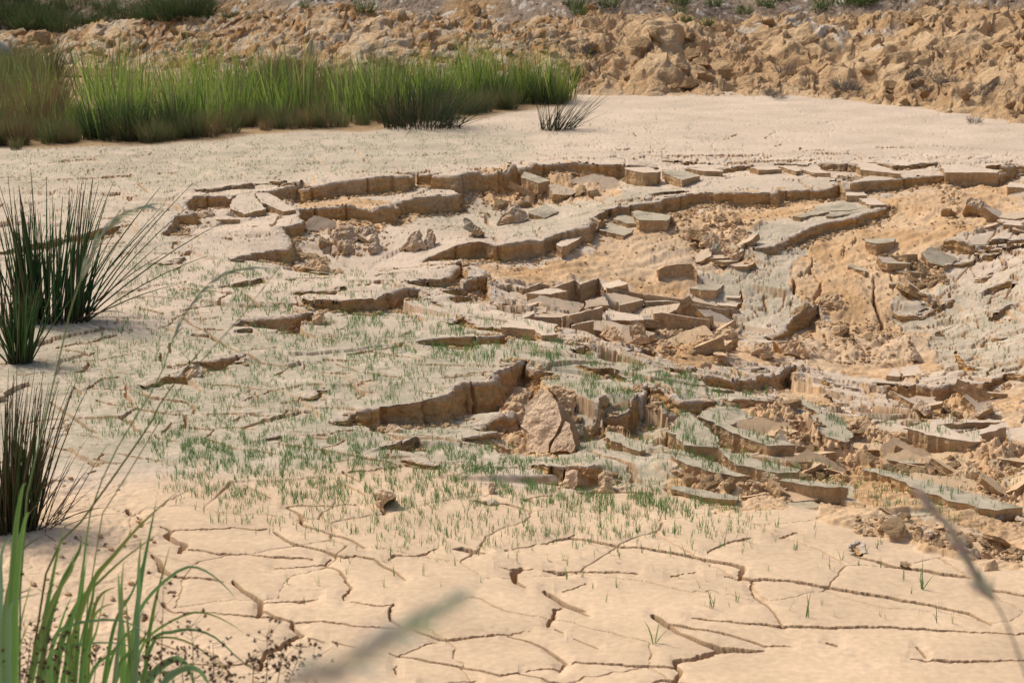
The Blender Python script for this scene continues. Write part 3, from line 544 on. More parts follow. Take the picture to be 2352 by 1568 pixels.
# ---------------------------------------------------------------- broken faces of the scarps
def zfull(x, y):
    z = zcoarse(x, y); U, V, cl, rb = masks(x, y); d, i = detail(x, y, U, V, cl, rb); return z+d
def build_walls():
    VV = []; FF = []; CC = []; off = 0
    for si, s in enumerate(scarps):
        pts = s.w; seg = np.linalg.norm(np.diff(pts, axis=0), axis=1); T = np.concatenate([[0], np.cumsum(seg)])
        step = .0065*(pts[:, 1].mean()/10); n = max(4, int(T[-1]/step)); t = np.linspace(0, T[-1], n)
        px = np.interp(t, T, pts[:, 0]); py = np.interp(t, T, pts[:, 1]); h = np.interp(t, T, s.h)
        # undo the warp so that the line lies where the sheet steps
        x, y = px.copy(), py.copy()
        for _ in range(4):
            wx, wy = warp(x, y); x = px-wx; y = py-wy
        g = np.gradient(np.stack([x, y], 1), axis=0)
        ker = np.ones(9)/9; g = np.stack([np.convolve(g[:, 0], ker, 'same'), np.convolve(g[:, 1], ker, 'same')], 1)
        nrm = np.stack([-g[:, 1], g[:, 0]], 1); nrm /= np.linalg.norm(nrm, axis=1)[:, None]+1e-9
        cy = np.interp(y, *CELL) ; 
        back = np.maximum(cy*1.6, .018)
        zt = zfull(x+nrm[:, 0]*back, y+nrm[:, 1]*back); zb = zfull(x-nrm[:, 0]*back*1.3, y-nrm[:, 1]*back*1.3)
        med = lambda a, k: np.array([np.median(a[max(0, i-k):i+k+1]) for i in range(len(a))])
        zt = med(zt, 2)+.003; zb = np.minimum(med(zb, 2), zt)-.004
        fade = sst(0, .012, h)
        # vertical joints and fluting
        joint = 1.6*np.clip(1-np.abs(((t*1.0+.35*pn(t*1.7, t*0+si, 5)) % .47)-.235)/.014, 0, 1)*(hsh(np.floor(t/.47), t*0, si) < .75)
        facet = .055*((hsh(np.floor(t/.47), t*0, si+3)-.5)+((t/.47) % 1-.5)*(hsh(np.floor(t/.47), t*0, si+8)-.5)*2)
        K = 13; rows = []
        H = zt-zb
        def row(offn, zz, c): rows.append((x+nrm[:, 0]*offn, y+nrm[:, 1]*offn, zz, c))
        tone = .5+.5*pn(t*1.3, t*0+si*3.3, 12)
        top = np.array((.56, .45, .34)); fc = np.array((.49, .30, .145)); low = np.array((.54, .30, .105))
        row(back*1.15, zt-.001, top)
        row(back*.3, zt+.001+.002*pn(t*40, t*0, 3), top)
        for k in range(K):
            f = k/(K-1)
            rg = .009*pn(t*30, f*6+t*0+si, 13)+.016*pn(t*9, f*3+t*0+si, 14)+.009*pn(t*70, f*14+t*0, 15)+.012*crumple(t*5, f*2+t*0+si, 16, 3)*f
            batter = -(.006+.05*H*f+.02*f**5)
            o = fade*(facet+rg*(.3+.7*min(1, f*3)) + .03*joint)+batter
            o = np.where(np.full(n, k == 0), -.004+.004*pn(t*60, t*0+si, 18)+fade*facet*.7+fade*.02*joint, o)
            zz = zt-.001-(H-.0)*f
            k2 = np.clip(.5+.7*pn(t*6, f*2+t*0+si, 16)+.35*(f-.4), 0, 1)
            c = fc[None]*(1-k2[:, None])+low[None]*k2[:, None]; k3 = np.clip(tone*.9+.5*pn(t*3.5, f*1.5+t*0+si*2, 19)-.35, 0, .75)[:, None]; c = c*(1-k3)+np.array((.44, .325, .215))*k3
            if f < .16: c = c*.4+top*.6*.92
            row(o, zz, c*(1+.12*pn(t*14, f*9+t*0, 17))[:, None])
        row(-(back*1.5+.06*H), zb-.006, low)
        n2 = len(rows)
        P = np.stack([np.stack([a, b, c_], 1) for a, b, c_, _ in rows], 0)      # n2 x n x 3
        Cc = np.stack([np.broadcast_to(c, (n, 3)) for _, _, _, c in rows], 0)
        ok = (h > .010) & (H > .004)
        idx = np.arange(n2*n).reshape(n2, n)+off
        q = np.stack([idx[:-1, :-1], idx[1:, :-1], idx[1:, 1:], idx[:-1, 1:]], -1)
        q = q[:, ok[:-1] & ok[1:]].reshape(-1, 4)
        VV.append(P.reshape(-1, 3)); CC.append(Cc.reshape(-1, 3)); FF.append(q); off += n2*n
    me = mkmesh('mud_scarp', np.concatenate(VV), np.concatenate(FF), np.clip(np.concatenate(CC), .02, .9), M_clay, True)
    return link('mud_scarp', me, kind='structure')
_v = np.arange(212, 1720, 1.05*QG); _y = unproj(_v*0, _v, 0.)[1]
CELL = (_y[::-1][1:], (_y[:-1]-_y[1:])[::-1])
walls = build_walls()
# ---------------------------------------------------------------- broken clay bank behind the flat
BL = np.array([(-500,150),(0,150),(200,152),(330,166),(600,178),(900,190),(1150,206),(1310,218),(1500,222),(1800,219),(1950,232),(2080,248),(2200,264),(2352,288),(2800,345)], float)
bx_, by_ = unproj(BL[:, 0], BL[:, 1], 0.)
CREST = np.array([(-500,80),(0,70),(120,64),(200,48),(300,40),(360,36),(530,38),(615,27),(700,18),(786,12),(865,24),(1000,42),(1100,56),(1200,52),(1348,33),(1458,36),(1560,46),(1640,56),(1800,42),(1950,46),(2080,36),(2200,26),(2352,16),(2900,10)], float)
def bank_z(x, y):
    a = (x/np.maximum(y, 1)) ; u = CX+FX*x/(y*ct+.5)
    yb = np.interp(x, bx_, by_)
    e = y-yb; ec = np.interp(u, [0, 900, 1300, 1700, 2352], [2.0, 2.4, 2.6, 3.4, 5.6])
    cv = np.interp(u, CREST[:, 0], CREST[:, 1]); hc = zat(x, yb+ec, cv)
    t = np.clip(e/ec, 0, 1); prof = hc*(1-(1-t)**1.35)
    prof = np.where(e < 0, e*.25, prof)
    back = np.clip(e-ec, 0, None)
    z = prof-.10*sst(0, .5, back)+.50*np.clip(back-.55, 0, None)
    return z, e, t, back, u
def bank_at(u, v):                         # picture point -> point on the bank
    y = np.arange(18, 36, .02); X = (u-CX)/FX; Y = (CY-v)/FX
    x = X*y/(ct+Y*st); zr = HC+(y)*(-st+Y*ct)/(ct+Y*st); zz = bank_z(x, y)[0]
    i = np.argmax(zr <= zz) if (zr <= zz).any() else len(y)-1
    return x[i], y[i], zz[i]
DOME = [('N',60,235,.34,.20),('N',235,190,.22,.14),('N',120,285,.2,.1),('N',800,330,.22,.13),('N',1075,315,.17,.14),('N',1580,475,.34,.16),('N',30,440,.26,.14),('N',210,430,.24,.13),('N',1250,430,.30,.10),('N',1720,285,.22,.10),('N',2290,520,.24,.14),('N',950,235,.35,.12),('N',1150,210,.3,.10),
        ('L',700,260,.26,.16),('L',860,190,.20,.13),('L',1950,375,.2,.10),('M',450,330,.38,.10),('M',480,170,.2,.12),('M',120,170,.22,.12),('L',460,320,.14,.12),('L',60,270,.2,.14),('N',1450,300,.25,.08),('N',2000,230,.3,.08)]
def build_bank():
    e = np.concatenate([np.arange(-.35, 5.6, .0135*QG), np.arange(5.6, 9, .03*QG), np.linspace(9, 40, 50)])
    us = np.arange(-200, 2560, 1.75*QG); a = (us-CX)/FX; ex = np.geomspace(.02, 1.2, 26); a = np.concatenate([a[0]-ex[::-1], a, a[-1]+ex])
    X0 = a*24.5; yb = np.interp(X0, bx_, by_)
    Y = yb[None]+e[:, None]; X = a[None]*(Y*.35+24.5*.65); Y = np.interp(X, bx_, by_)+e[:, None]
    shp = X.shape; x = X.ravel(); y = Y.ravel()
    z, ee, t, back, u = bank_z(x, y)
    on = sst(-.15, .25, ee+.12*pn(x*3, y*3, 3)); far = sst(.3, .8, back)
    wx = x+.12*pn(x*2.2, y*2.2, 5)+.04*pn(x*7, y*7, 6); wy = y+.12*pn(x*2.2, y*2.2, 7)+.04*pn(x*7, y*7, 8)
    cA, iA = clods(wx*1.35, wy*1.1, 11); cB, iB = clods(wx*3.4, wy*2.8, 12); cC, iC = clods(wx*7.5, wy*6.5, 13); cD, iD = clods(wx*17, wy*15, 14); cE, iE = clods(wx*34, wy*30, 15)
    right = sst(1150, 1500, u)
    big = np.clip(.35+pn(x*.7, y*.7, 16), 0, 1)
    crA = crumple(wx*1.5, wy*1.5, 61, 5); crB = crumple(wx*5.5, wy*5.5, 62, 4)
    smo = (.45+.55*right)*sst(-.05, .22, pn(x*1.1, y*1.1, 66)+.4*pn(x*3, y*3, 67))
    dm = np.zeros(x.shape); dh = np.zeros(x.shape)
    for c_, a_, b_, r_, h_ in DOME:
        (uu, vv), = PX(c_, [(a_, b_)]); X_, Y_, _ = bank_at(uu, vv); g_ = np.exp(-(((x-X_)**2+((y-Y_)*.7)**2)/(r_*r_))**1.5*(1+.5*pn(x*6, y*6, 88))); dm = np.maximum(dm, g_); dh = np.maximum(dh, h_*g_)
    smo = np.maximum(smo, np.minimum(1.15, dm*1.5))
    d = on*(1-far)*(.6*dh+(.045+.025*right)*cA*big+(.055+.045*right)*crA+(.030-.005*right)*cB+(.050*crB+.016*cC+.016*crumple(wx*12, wy*12, 68, 3)+.011*cD+.006*cE)*(1-.75*smo))
    toe = on*(1-sst(0, .7, ee))
    d = d*(1-.45*toe)
    fr = sst(1800, 2150, u)*sst(.3, 1., back)
    d += far*(.09*fbm(x*.8, y*.8, 17, 3)+(.018+.05*fr)*cB+(.012+.02*fr)*cC+.012*cD*(cD > .1)+.006*cE)
    z = z+d
    hx = .05*on*(1-far)*(pn(x*5, y*5, 19)+.6*cB); 
    k = np.clip(.42+.45*pn(x*1.3, y*1.3, 20)+.5*(iB-.5)+.35*(iC-.5), 0, 1)[:, None]
    pale = np.array((.56, .38, .21)); org = np.array((.43, .24, .10)); grey = np.array((.29, .21, .145)); wht = np.array((.60, .54, .45))
    k = np.maximum(k, .95*np.clip(dm*1.4, 0, 1)[:, None])
    c = org*(1-k)+pale*k
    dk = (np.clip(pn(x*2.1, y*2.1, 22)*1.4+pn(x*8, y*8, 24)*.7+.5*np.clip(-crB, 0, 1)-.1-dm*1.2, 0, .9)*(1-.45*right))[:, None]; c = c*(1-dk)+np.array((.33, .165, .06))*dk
    w1 = ((1-right)*((iC > .72)|(iD > .8))*.55)[:, None]; c = c*(1-w1)+np.array((.56, .46, .33))*w1
    r1 = right[:, None]*.45; c = c*(1-r1)+(pale*1.08)*r1
    w2 = (sst(1650, 1720, u+60*pn(x*2, y*2, 77))*(1-sst(1950, 2150, u))*((t > .55)&(t < .95))*(pn(x*2, y*3, 26) > .1)*(iD > .35))[:, None]*.6; c = c*(1-w2)+wht*w2
    orr = np.clip(pn(x*.9+3, y*.9, 23)*2.2+.35*(u > 1500)-.1, 0, 1)[:, None]
    cf = (grey*(1-orr)+np.array((.38, .23, .105))*orr)*(1+.22*fbm(x*9, y*9, 29, 3)[:, None]); peb = ((iD > .84)&(cD > .12)|(iC > .95)&(cC > .1))[:, None]*.75; cf = cf*(1-peb)+wht*peb
    f = far[:, None]; c = c*(1-f)+cf*f
    c = c*(1+.10*pn(x*9, y*9, 27)+.08*pn(x*60, y*60, 28))[:, None]
    sc_ = np.clip(1-on, 0, 1)[:, None]; c = c*(1-sc_)+CLAYC*1.03*sc_
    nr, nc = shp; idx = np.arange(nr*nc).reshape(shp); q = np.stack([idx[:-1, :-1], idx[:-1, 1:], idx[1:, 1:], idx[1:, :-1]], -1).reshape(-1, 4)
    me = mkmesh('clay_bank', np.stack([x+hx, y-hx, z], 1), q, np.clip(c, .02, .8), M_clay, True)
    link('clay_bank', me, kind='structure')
build_bank()
# pond water behind the reeds
mw = bpy.data.materials.new('murky_water'); mw.use_nodes = True; b_ = mw.node_tree.nodes['Principled BSDF']
b_.inputs['Base Color'].default_value = (.26, .15, .06, 1); b_.inputs['Roughness'].default_value = .12; b_.inputs['Specular IOR Level'].default_value = .5
wx0, wy0 = unproj(np.array([-260, 60, 250, 330, 240, -260.]), np.array([150, 150, 153, 160, 172, 176.]), .03)
me = mkmesh('water', np.stack([wx0, wy0, wx0*0+.014], 1), [[0, 5, 4, 3, 2, 1]], None, mw); link('water', me, kind='structure')
# ---------------------------------------------------------------- loose slabs and broken lumps
from mathutils.geometry import tessellate_polygon
def plane_pts(px, P0, n):
    P0 = np.array(P0, float); n = np.array(n, float); n /= np.linalg.norm(n); out = []
    for u, v in px:
        X = (u-CX)/FX; Y = (CY-v)/FX; d = np.array((X, ct+Y*st, -st+Y*ct)); O = np.array((0, 0, HC))
        out.append(O+d*(n@(P0-O))/(n@d))
    return np.array(out), n
TOPC = dict(c=CRUST*1.05, a=ALGC*.62+CRUST*.42, w=WARMC, k=CLAYC*1.0, m=(CRUST+ALGC)/2, p=np.array((.64, .45, .29)), g=np.array((.57, .42, .28)))
import bmesh
def prism(P, ext, tone, seed, rag=.006, K=6, taper=.08, side=None, bump_=0):
    r = np.random.RandomState(seed); P = np.asarray(P)
    # refine the outline
    Q = []; n = len(P)
    for i in range(n):
        a, b = P[i], P[(i+1) % n]; L = np.linalg.norm(b-a); m = max(1, int(L/.018))
        pe = np.cross(b-a, ext); pe = pe/(np.linalg.norm(pe)+1e-9)*L; ph = r.uniform(0, 99)
        for j in range(m):
            f_ = j/m; w_ = min(1, f_*6, (1-f_)*6); Q.append(a+(b-a)*f_+pe*w_*(.045*float(pn(np.array([f_*3+ph]), np.array([ph]), 8)[0])+.02*float(pn(np.array([f_*9+ph]), np.array([ph+5]), 9)[0])))
    Q = np.array(Q); m = len(Q); c = Q.mean(0); ext = np.asarray(ext, float); en = ext/np.linalg.norm(ext); T = np.linalg.norm(ext)
    tdir = np.roll(Q, -1, 0)-np.roll(Q, 1, 0); out = np.cross(tdir, en); out /= np.linalg.norm(out, axis=1)[:, None]+1e-9
    if ((Q-c)*out).sum(1).mean() < 0: out = -out
    s = np.concatenate([[0], np.cumsum(np.linalg.norm(np.diff(Q, axis=0), axis=1))]); zz = s*0+seed*3.7
    Q = Q+out*(rag*1.3*pn(s*14, zz, 1)+rag*.8*pn(s*45, zz, 2))[:, None]
    rows = [Q]; cols = [np.tile(TOPC[tone]*.92, (m, 1))]
    sc = np.array((.53, .345, .18)) if side is None else side
    for k in range(K):
        f = k/(K-1)
        o = (.007*pn(s*11, f*4+zz, 3)+.005*pn(s*36, f*12+zz, 4))*(.3+.7*min(1, f*4))-.003-taper*T*f*.5
        rows.append(Q+en*(T*f+.0015)+out*o[:, None])
        kk = np.clip(.5+.8*pn(s*7, f*2+zz, 5), 0, 1)[:, None]; cc = sc*(1-.18*kk)*(1+.12*pn(s*25, f*8+zz, 6))[:, None]
        if f < .1: cc = .5*cc+.5*TOPC[tone]*.8
        cols.append(cc)
    V = np.concatenate(rows); Cc = np.concatenate(cols); F = []
    for k in range(K):
        for i in range(m):
            j = (i+1) % m; F.append((k*m+i, k*m+j, (k+1)*m+j, (k+1)*m+i))
    # top crust: own vertices, slightly uneven
    tri = tessellate_polygon([[Vector(q) for q in Q]])
    b = bmesh.new(); bv = [b.verts.new(q) for q in Q]
    for t in tri:
        try: b.faces.new([bv[i] for i in t])
        except ValueError: pass
    bmesh.ops.beautify_fill(b, faces=b.faces[:], edges=[e for e in b.edges if not e.is_boundary])
    for _ in range(4):
        le = [e for e in b.edges if e.calc_length() > (.022 if bump_ else .04)]
        if not le or len(b.verts) > 2600: break
        bmesh.ops.subdivide_edges(b, edges=le, cuts=1); bmesh.ops.triangulate(b, faces=b.faces[:])
        bmesh.ops.beautify_fill(b, faces=b.faces[:], edges=[e for e in b.edges if not e.is_boundary])
    b.verts.index_update(); W = np.array([v.co[:] for v in b.verts]); TF = [[v.index for v in f.verts] for f in b.faces]; bd = np.array([v.is_boundary for v in b.verts]); b.free()
    ds = np.full(len(W), 9.)
    for i in range(len(Q)):
        a_, c_ = Q[i], Q[(i+1) % len(Q)]; e_ = c_-a_; t_ = np.clip((W-a_)@e_/(e_@e_+1e-12), 0, 1); ds = np.minimum(ds, np.linalg.norm(W-a_-t_[:, None]*e_, axis=1))
    ds[bd] = 0; R_ = max(ds.max(), .01); a1 = np.cross(en, (0, 1, .3)); a1 /= np.linalg.norm(a1)+1e-9; a2 = np.cross(en, a1); u_ = W@a1+seed; v_ = W@a2
    if bump_: hgt = bump_*(R_*.55*sst(0, R_, ds)+R_*.30*crumple(u_/R_*.9, v_/R_*.9, seed % 50, 3)*sst(0, .25*R_, ds)+.008*crumple(u_*14, v_*14, 5, 3)*sst(0, .02, ds))
    else: hgt = .0025*pn(u_*12, v_*12, 3)*sst(0, .02, ds)+.004*pn(u_*4, v_*4, 4)*sst(0, .05, ds)
    W = W-en*hgt[:, None]
    off = len(V); V = np.concatenate([V, W]); tc = TOPC[tone]*(1+.07*pn(u_*14, v_*14, 7)+.06*pn(u_*45, v_*45, 8))[:, None]
    if tone in 'am': tc = tc*(1-.38*np.clip(.15+1.1*pn(u_*7, v_*7, 9)+.9*pn(u_*26, v_*26, 10), 0, 1))[:, None]
    if bump_ > .5: kb = np.clip(.9*pn(u_*7, v_*7, 11), 0, .6)[:, None]; tc = tc*(1-kb)+CLAY2*kb
    Cc = np.concatenate([Cc, tc]); F += [tuple(off+i for i in t) for t in TF]
    prism.ntop = (len(F)-len(TF), len(F)) if not bump_ else (0, 0)
    bot = rows[-1]; off2 = len(V); V = np.concatenate([V, bot]); Cc = np.concatenate([Cc, np.tile(sc*.8, (m, 1))]); F += [tuple(off2+i for i in t[::-1]) for t in tri]
    return V, F, Cc
def topmi(F):
    m = np.zeros(len(F), int); m[prism.ntop[0]:prism.ntop[1]] = 1; return m
def fixnorm(me):
    import bmesh
    b = bmesh.new(); b.from_mesh(me); bmesh.ops.recalc_face_normals(b, faces=b.faces); b.to_mesh(me); b.free()
G_S = 'slabs of dried mud broken off the pond bed'
def curl(V, P, seed):
    r = np.random.RandomState(seed); a = r.uniform(0, 3.14); L = np.ptp(P[:, 0])/2+.05; q = (V[:, 0]*math.cos(a)+V[:, 1]*math.sin(a))/L
    V[:, 2] += L*r.uniform(-.015, .05)*(q*q-.3); return V
def slab(c, pts, h, label, tone='c', tx=0, ty=0, name='mud_slab', dz=0, taper=.12):
    px = PX(c, [(p[0], p[1]) for p in pts]); hp = h*CR[c][2]*KP
    i = max(range(len(px)), key=lambda k: px[k][1]); bu, bv = px[i][0], px[i][1]+hp
    x, y, z = hit(np.array([bu]), np.array([bv])); x, y, z = x[0], y[0], z[0]
    zt = zat(x, y, px[i][1])+dz
    P, n = plane_pts(px, (x, y, zt), (-tx, -ty, 1)); T = max(zt-z, .02)+.05
    o = P.mean(0); V, F, Cc = prism(P-o, -np.array((0, 0, 1.))*T-np.array((tx, ty, 0))*T*-.3, tone, int(abs(px[0][0]*7+px[0][1])) % 9999, taper=taper, rag=.009); V = curl(V, P, int(abs(px[0][0]*7)) % 9999)
    me = mkmesh(name, V, F, np.clip(Cc, .02, .8), [M_clay, M_mud], mi=topmi(F)); fixnorm(me)
    ob = link(name, me, None, label, 'mud slab', G_S); ob.location = o; return ob
def lump(c, pts, n, T, label, tone='k', name='clay_lump', cat='clay lump', side=None, bm=.9):
    if tone == 'c': tone = 'g'
    px = PX(c, [(p[0], p[1]) for p in pts]); i = max(range(len(px)), key=lambda k: px[k][1])
    x, y, z = hit(np.array([px[i][0]]), np.array([px[i][1]]))
    P, nn = plane_pts(px, (x[0], y[0], z[0]-.01), n); o = P.mean(0)
    V, F, Cc = prism(P-o, -nn*T, tone, int(abs(px[0][0]*5+px[0][1])) % 9999, rag=.012, taper=.35, side=side, bump_=bm)
    me = mkmesh(name, V, F, np.clip(Cc, .02, .8), [M_clay, M_mud], mi=topmi(F)); fixnorm(me)
    ob = link(name, me, None, label, cat, G_S); ob.location = o; return ob
def stand(c, line, h, D, label, tone='c', tilt=.20, skew=0):
    # slab seen from its broken face: top edge traced, runs back by D metres
    px = PX(c, [(p[0], p[1]) for p in line]); k = CR[c][2]*KP; hp = h*k
    top = []
    for i, (u, v) in enumerate(px):
        x, y, z = hit(np.array([u]), np.array([v+hp])); top.append((x[0], y[0], z[0]))
    top = np.array(top); ym = top[:, 1]*.5+top[:, 1].mean()*.5; zg = top[:, 2].mean()
    A = []
    for (u, v), yy in zip(px, ym):
        zt = zat(0, yy, v); x = unproj(u, v, zt)[0]; A.append((x, yy, zt))
    A = np.array(A); B = A[::-1]+np.array((skew*D, D, -tilt*D)); P = np.concatenate([A, B]); T = max(A[:, 2].max()-zg, .03)+.06
    o = P.mean(0); V, F, Cc = prism(P-o, (0, -.02, -T), tone, int(abs(px[0][0]*3+px[0][1])) % 9999, taper=.05, rag=.004)
    me = mkmesh('mud_slab', V, F, np.clip(Cc, .02, .8), [M_clay, M_mud], mi=topmi(F)); fixnorm(me)
    ob = link('mud_slab', me, None, label, 'mud slab', G_S); ob.location = o; return ob
slab('B', [(1042,350),(1120,345),(1405,460),(1290,468),(1180,462),(1100,425),(1030,440)], 75, 'long pale slab leaning like a ramp from the far rim to the ledge', ty=.05)
slab('B', [(1835,312),(1895,325),(2015,372),(1935,390),(1822,352)], 85, 'single tilted slab hanging at the foot of the far rim', 'm', ty=.12)
lump('B', [(1440,625),(1500,655),(1580,720),(1540,752),(1430,690)], (-.15, -.9, .4), .14, 'small dark curled slab standing at the left end of the green grey ledge', 'm')
lump('B', [(1650,665),(1720,560),(1780,518),(1830,570),(1882,625),(1740,672)], (.1, -.8, .6), .2, 'pale peaked clay lump below the far rim', 'c')
slab('B', [(1865,590),(1980,530),(2075,580),(1975,625)], 12, 'thin pale plate lifted at its back edge on the green grey ledge', 'm', ty=.25)
lump('B', [(545,735),(570,690),(630,655),(722,690),(725,772),(650,790),(560,770)], (-.3, -.75, .55), .2, 'biggest pale clay block in the pit below the second rim', 'c')
lump('B', [(720,700),(830,655),(882,725),(870,745),(790,750),(735,735)], (.2, -.6, .75), .16, 'pale clay block just right of the biggest block in the pit', 'c')
lump('B', [(570,770),(635,738),(700,790),(742,858),(690,880),(600,830)], (.3, -.6, .7), .14, 'curled plate with its edge up at the front of the pit', 'c')
lump('B', [(790,830),(820,730),(850,725),(895,835),(870,858),(820,858)], (.3, -.7, .6), .1, 'narrow upright wedge of clay in the pit', 'c')
lump('B', [(1020,840),(1080,720),(1140,705),(1180,832),(1100,845)], (-.2, -.85, .4), .12, 'upright grey slab on edge before the ledge', 'c')
lump('B', [(1160,790),(1190,695),(1225,700),(1240,815),(1190,825)], (-.3, -.85, .4), .1, 'narrower upright slab on edge next to the grey one', 'c')
slab('C', [(780,335),(970,330),(1065,362),(1040,372),(930,375),(790,348)], 105, 'square block left of two blocks under the far rim', 'c')
slab('C', [(1075,347),(1250,355),(1372,398),(1230,432),(1180,415),(1090,375)], 62, 'square block right of two blocks under the far rim', 'm')
slab('C', [(1270,340),(1440,335),(1550,355),(1555,365),(1400,362)], 45, 'flat pale plate beside the blocks under the far rim', 'c')
slab('C', [(575,790),(640,750),(770,748),(897,805),(770,868),(590,828)], 55, 'five sided grey green block resting alone on the clay slope', 'a')
slab('C', [(832,682),(870,670),(1145,706),(1122,752),(890,748)], 75, 'long grey green block beside the five sided one', 'a')
slab('C', [(690,735),(760,698),(870,730),(893,772),(800,768)], 30, 'grey green plate wedged between two blocks', 'a')
slab('C', [(240,940),(300,885),(455,828),(480,850),(400,905),(290,958)], 95, 'bulging block leaning off the front of the ledge', 'c')
lump('C', [(535,735),(600,742),(575,800),(540,868),(510,860)], (-.6, -.6, .4), .1, 'thin dark wedge left of the five sided block', 'k')
for a in [([(530,620),(940,510),(1000,525),(1090,565),(830,575),(730,600),(590,630)], 34, 'broad thin grey plate lying over the back of the sloping ridge'), ([(790,615),(820,580),(1080,575),(960,600),(850,620)], 20, 'small thin plate tucked under the broad thin one'), ([(945,395),(1050,395),(1120,460),(950,460)], 42, 'small stepped block just below the middle rim'), ([(1050,480),(1170,480),(1270,525),(1140,540)], 12, 'plate at the upper end of the sloping ridge')]:
    slab('D', a[0], a[1], a[2], 'a' if a[1] in (34, 20) else 'c')
slab('D', [(195,228),(370,225),(450,248),(260,254)], 38, 'flat pale plate in the far terrace with a warm brown front', 'c')
slab('D', [(415,222),(560,220),(592,258),(560,268)], 30, 'smaller flat plate directly right of the warm fronted plate', 'c')
slab('D', [(590,244),(720,225),(825,290),(700,282)], 16, 'arched plate sagging in the far terrace', 'c')
slab('D', [(1030,198),(1170,202),(1380,285),(1062,252)], 36, 'tapering plate pointing right in the far terrace', 'c')
slab('D', [(1680,210),(1840,215),(2150,255),(2140,275),(1730,278)], 70, 'wide flat block right of the tapering plate in the far terrace', 'c')
slab('D', [(2230,350),(2380,370),(2380,395),(2205,388)], 70, 'block cut by the right edge below the far terrace', 'c')
slab('D', [(1095,792),(1340,790),(1330,812),(1190,832),(1100,815)], 75, 'lone grey block perched on the bare orange clay', 'a')
slab('D', [(980,992),(1110,1030),(1100,1050),(962,1012)], 55, 'small half buried block low on the bare clay', 'a')
slab('D', [(1330,1045),(1400,1000),(1530,990),(1562,1068),(1450,1072)], 60, 'grey green block at the edge of the right hand terrace', 'a')
slab('D', [(1300,1080),(1420,1090),(1480,1112),(1420,1150),(1290,1150)], 20, 'thin grey green plate under the block at the right hand terrace', 'a')
slab('D', [(1310,1180),(1420,1140),(1500,1200),(1490,1260),(1400,1225)], 20, 'grey plate sliding down at the foot of the bare clay', 'a')
slab('D', [(1730,795),(1800,758),(1900,800),(2095,862),(1930,850)], 50, 'curved strip of crust hanging at the top of the right hand terrace', 'c')
slab('D', [(1715,1005),(1800,900),(2000,890),(2130,908),(1900,965)], 20, 'broad pale plate in the right hand terrace', 'c')
lump('D', [(1880,510),(1930,468),(2000,475),(2150,590),(2110,615),(1990,570)], (.2, -.5, .8), .12, 'tilted plank of crust leaning in the right hand hollow', 'c')
slab('D', [(2150,640),(2340,620),(2335,692),(2180,680)], 45, 'block in the hollow near the right edge', 'c')
slab('D', [(2100,612),(2300,582),(2400,586),(2400,604),(2105,628)], 22, 'thin long plate above the block in the right hollow', 'c')
lump('D', [(700,1290),(760,1240),(890,1210),(935,1335),(850,1345),(740,1320)], (-.3, -.7, .6), .25, 'large clay lump at the foot of the orange slope', 'k')
lump('D', [(1940,760),(1960,700),(2045,700),(2010,760)], (-.1, -.7, .6), .12, 'small square lump in the right hollow', 'c')
lump('D', [(110,822),(150,738),(208,782),(170,822)], (-.4, -.7, .5), .12, 'pointed lump beside the lower end of the sloping ridge', 'k')
lump('C', [(1420,1010),(1500,900),(1550,960),(1540,1025)], (-.2, -.8, .5), .15, 'grey pyramid shaped lump in the middle hollow', 'm')
lump('C', [(1680,918),(1712,838),(1775,885),(1770,900)], (.1, -.8, .5), .12, 'pale upright point on the ridge of crust', 'c')
lump('C', [(1670,1132),(1690,1080),(1760,1018),(1800,1072),(1720,1135)], (-.5, -.5, .6), .14, 'bright split lump lying by the dark hollow', 'k')
lump('C', [(1560,1020),(1660,960),(1700,1010),(1680,1070),(1600,1080)], (-.2, -.7, .6), .16, 'brown block left of the bright split lump', 'k')
lump('C', [(1360,960),(1360,880),(1400,850),(1480,900),(1440,960)], (-.2, -.8, .5), .15, 'brown rounded lump above the grey pyramid', 'k')
slab('C', [(1370,1238),(1420,1160),(1470,1148),(1560,1150),(1620,1192),(1500,1298),(1380,1296),(1290,1280)], 60, 'grey green block left of the round lobed plate', 'm')
slab('C', [(1575,1305),(1680,1293),(1700,1315),(1690,1355),(1580,1350)], 16, 'small square tile left of the round lobed plate', 'c')
slab('C', [(1510,1358),(1700,1355),(1702,1378),(1660,1420),(1500,1410)], 16, 'second square tile in front of the small one', 'c')
stand('C', [(1045,1135),(1100,1105),(1200,1090),(1310,1088),(1350,1150)], 95, .22, 'arched block of clay on the lower orange slope', 'k')
stand('C', [(0,1285),(110,1240),(190,1255)], 60, .2, 'low grey slab at the left of the row of standing slabs')
slab('C', [(10,1318),(160,1282),(250,1280),(330,1300),(200,1325)], 105, 'white topped slab in the row of standing slabs', 'c')
stand('C', [(220,1275),(390,1215),(430,1250)], 120, .15, 'leaning slab behind the white topped one')
stand('C', [(430,1250),(575,1200),(620,1290)], 130, .15, 'tallest slab of the row with its broken face to the front')
stand('C', [(640,1275),(920,1325),(930,1330)], 60, .1, 'low dark slab right of the tallest one')
stand('C', [(935,1330),(970,1328),(1300,1375),(1690,1455)], 55, .12, 'long thin slab curving back to the round lobed plate')
stand('C', [(740,1412),(930,1368)], 70, .14, 'short rising slab at the left of the long double row')
stand('C', [(940,1385),(1130,1380),(1290,1402),(1420,1425),(1600,1450)], 90, .14, 'long fluted slab in front of the curving one')
stand('C', [(1015,1478),(1070,1470),(1250,1500),(1460,1530)], 100, .16, 'long smooth slab in front of the fluted one')
slab('C', [(635,1455),(780,1470),(925,1492),(935,1528),(640,1532)], 60, 'flat pale slab below the short rising one', 'c')
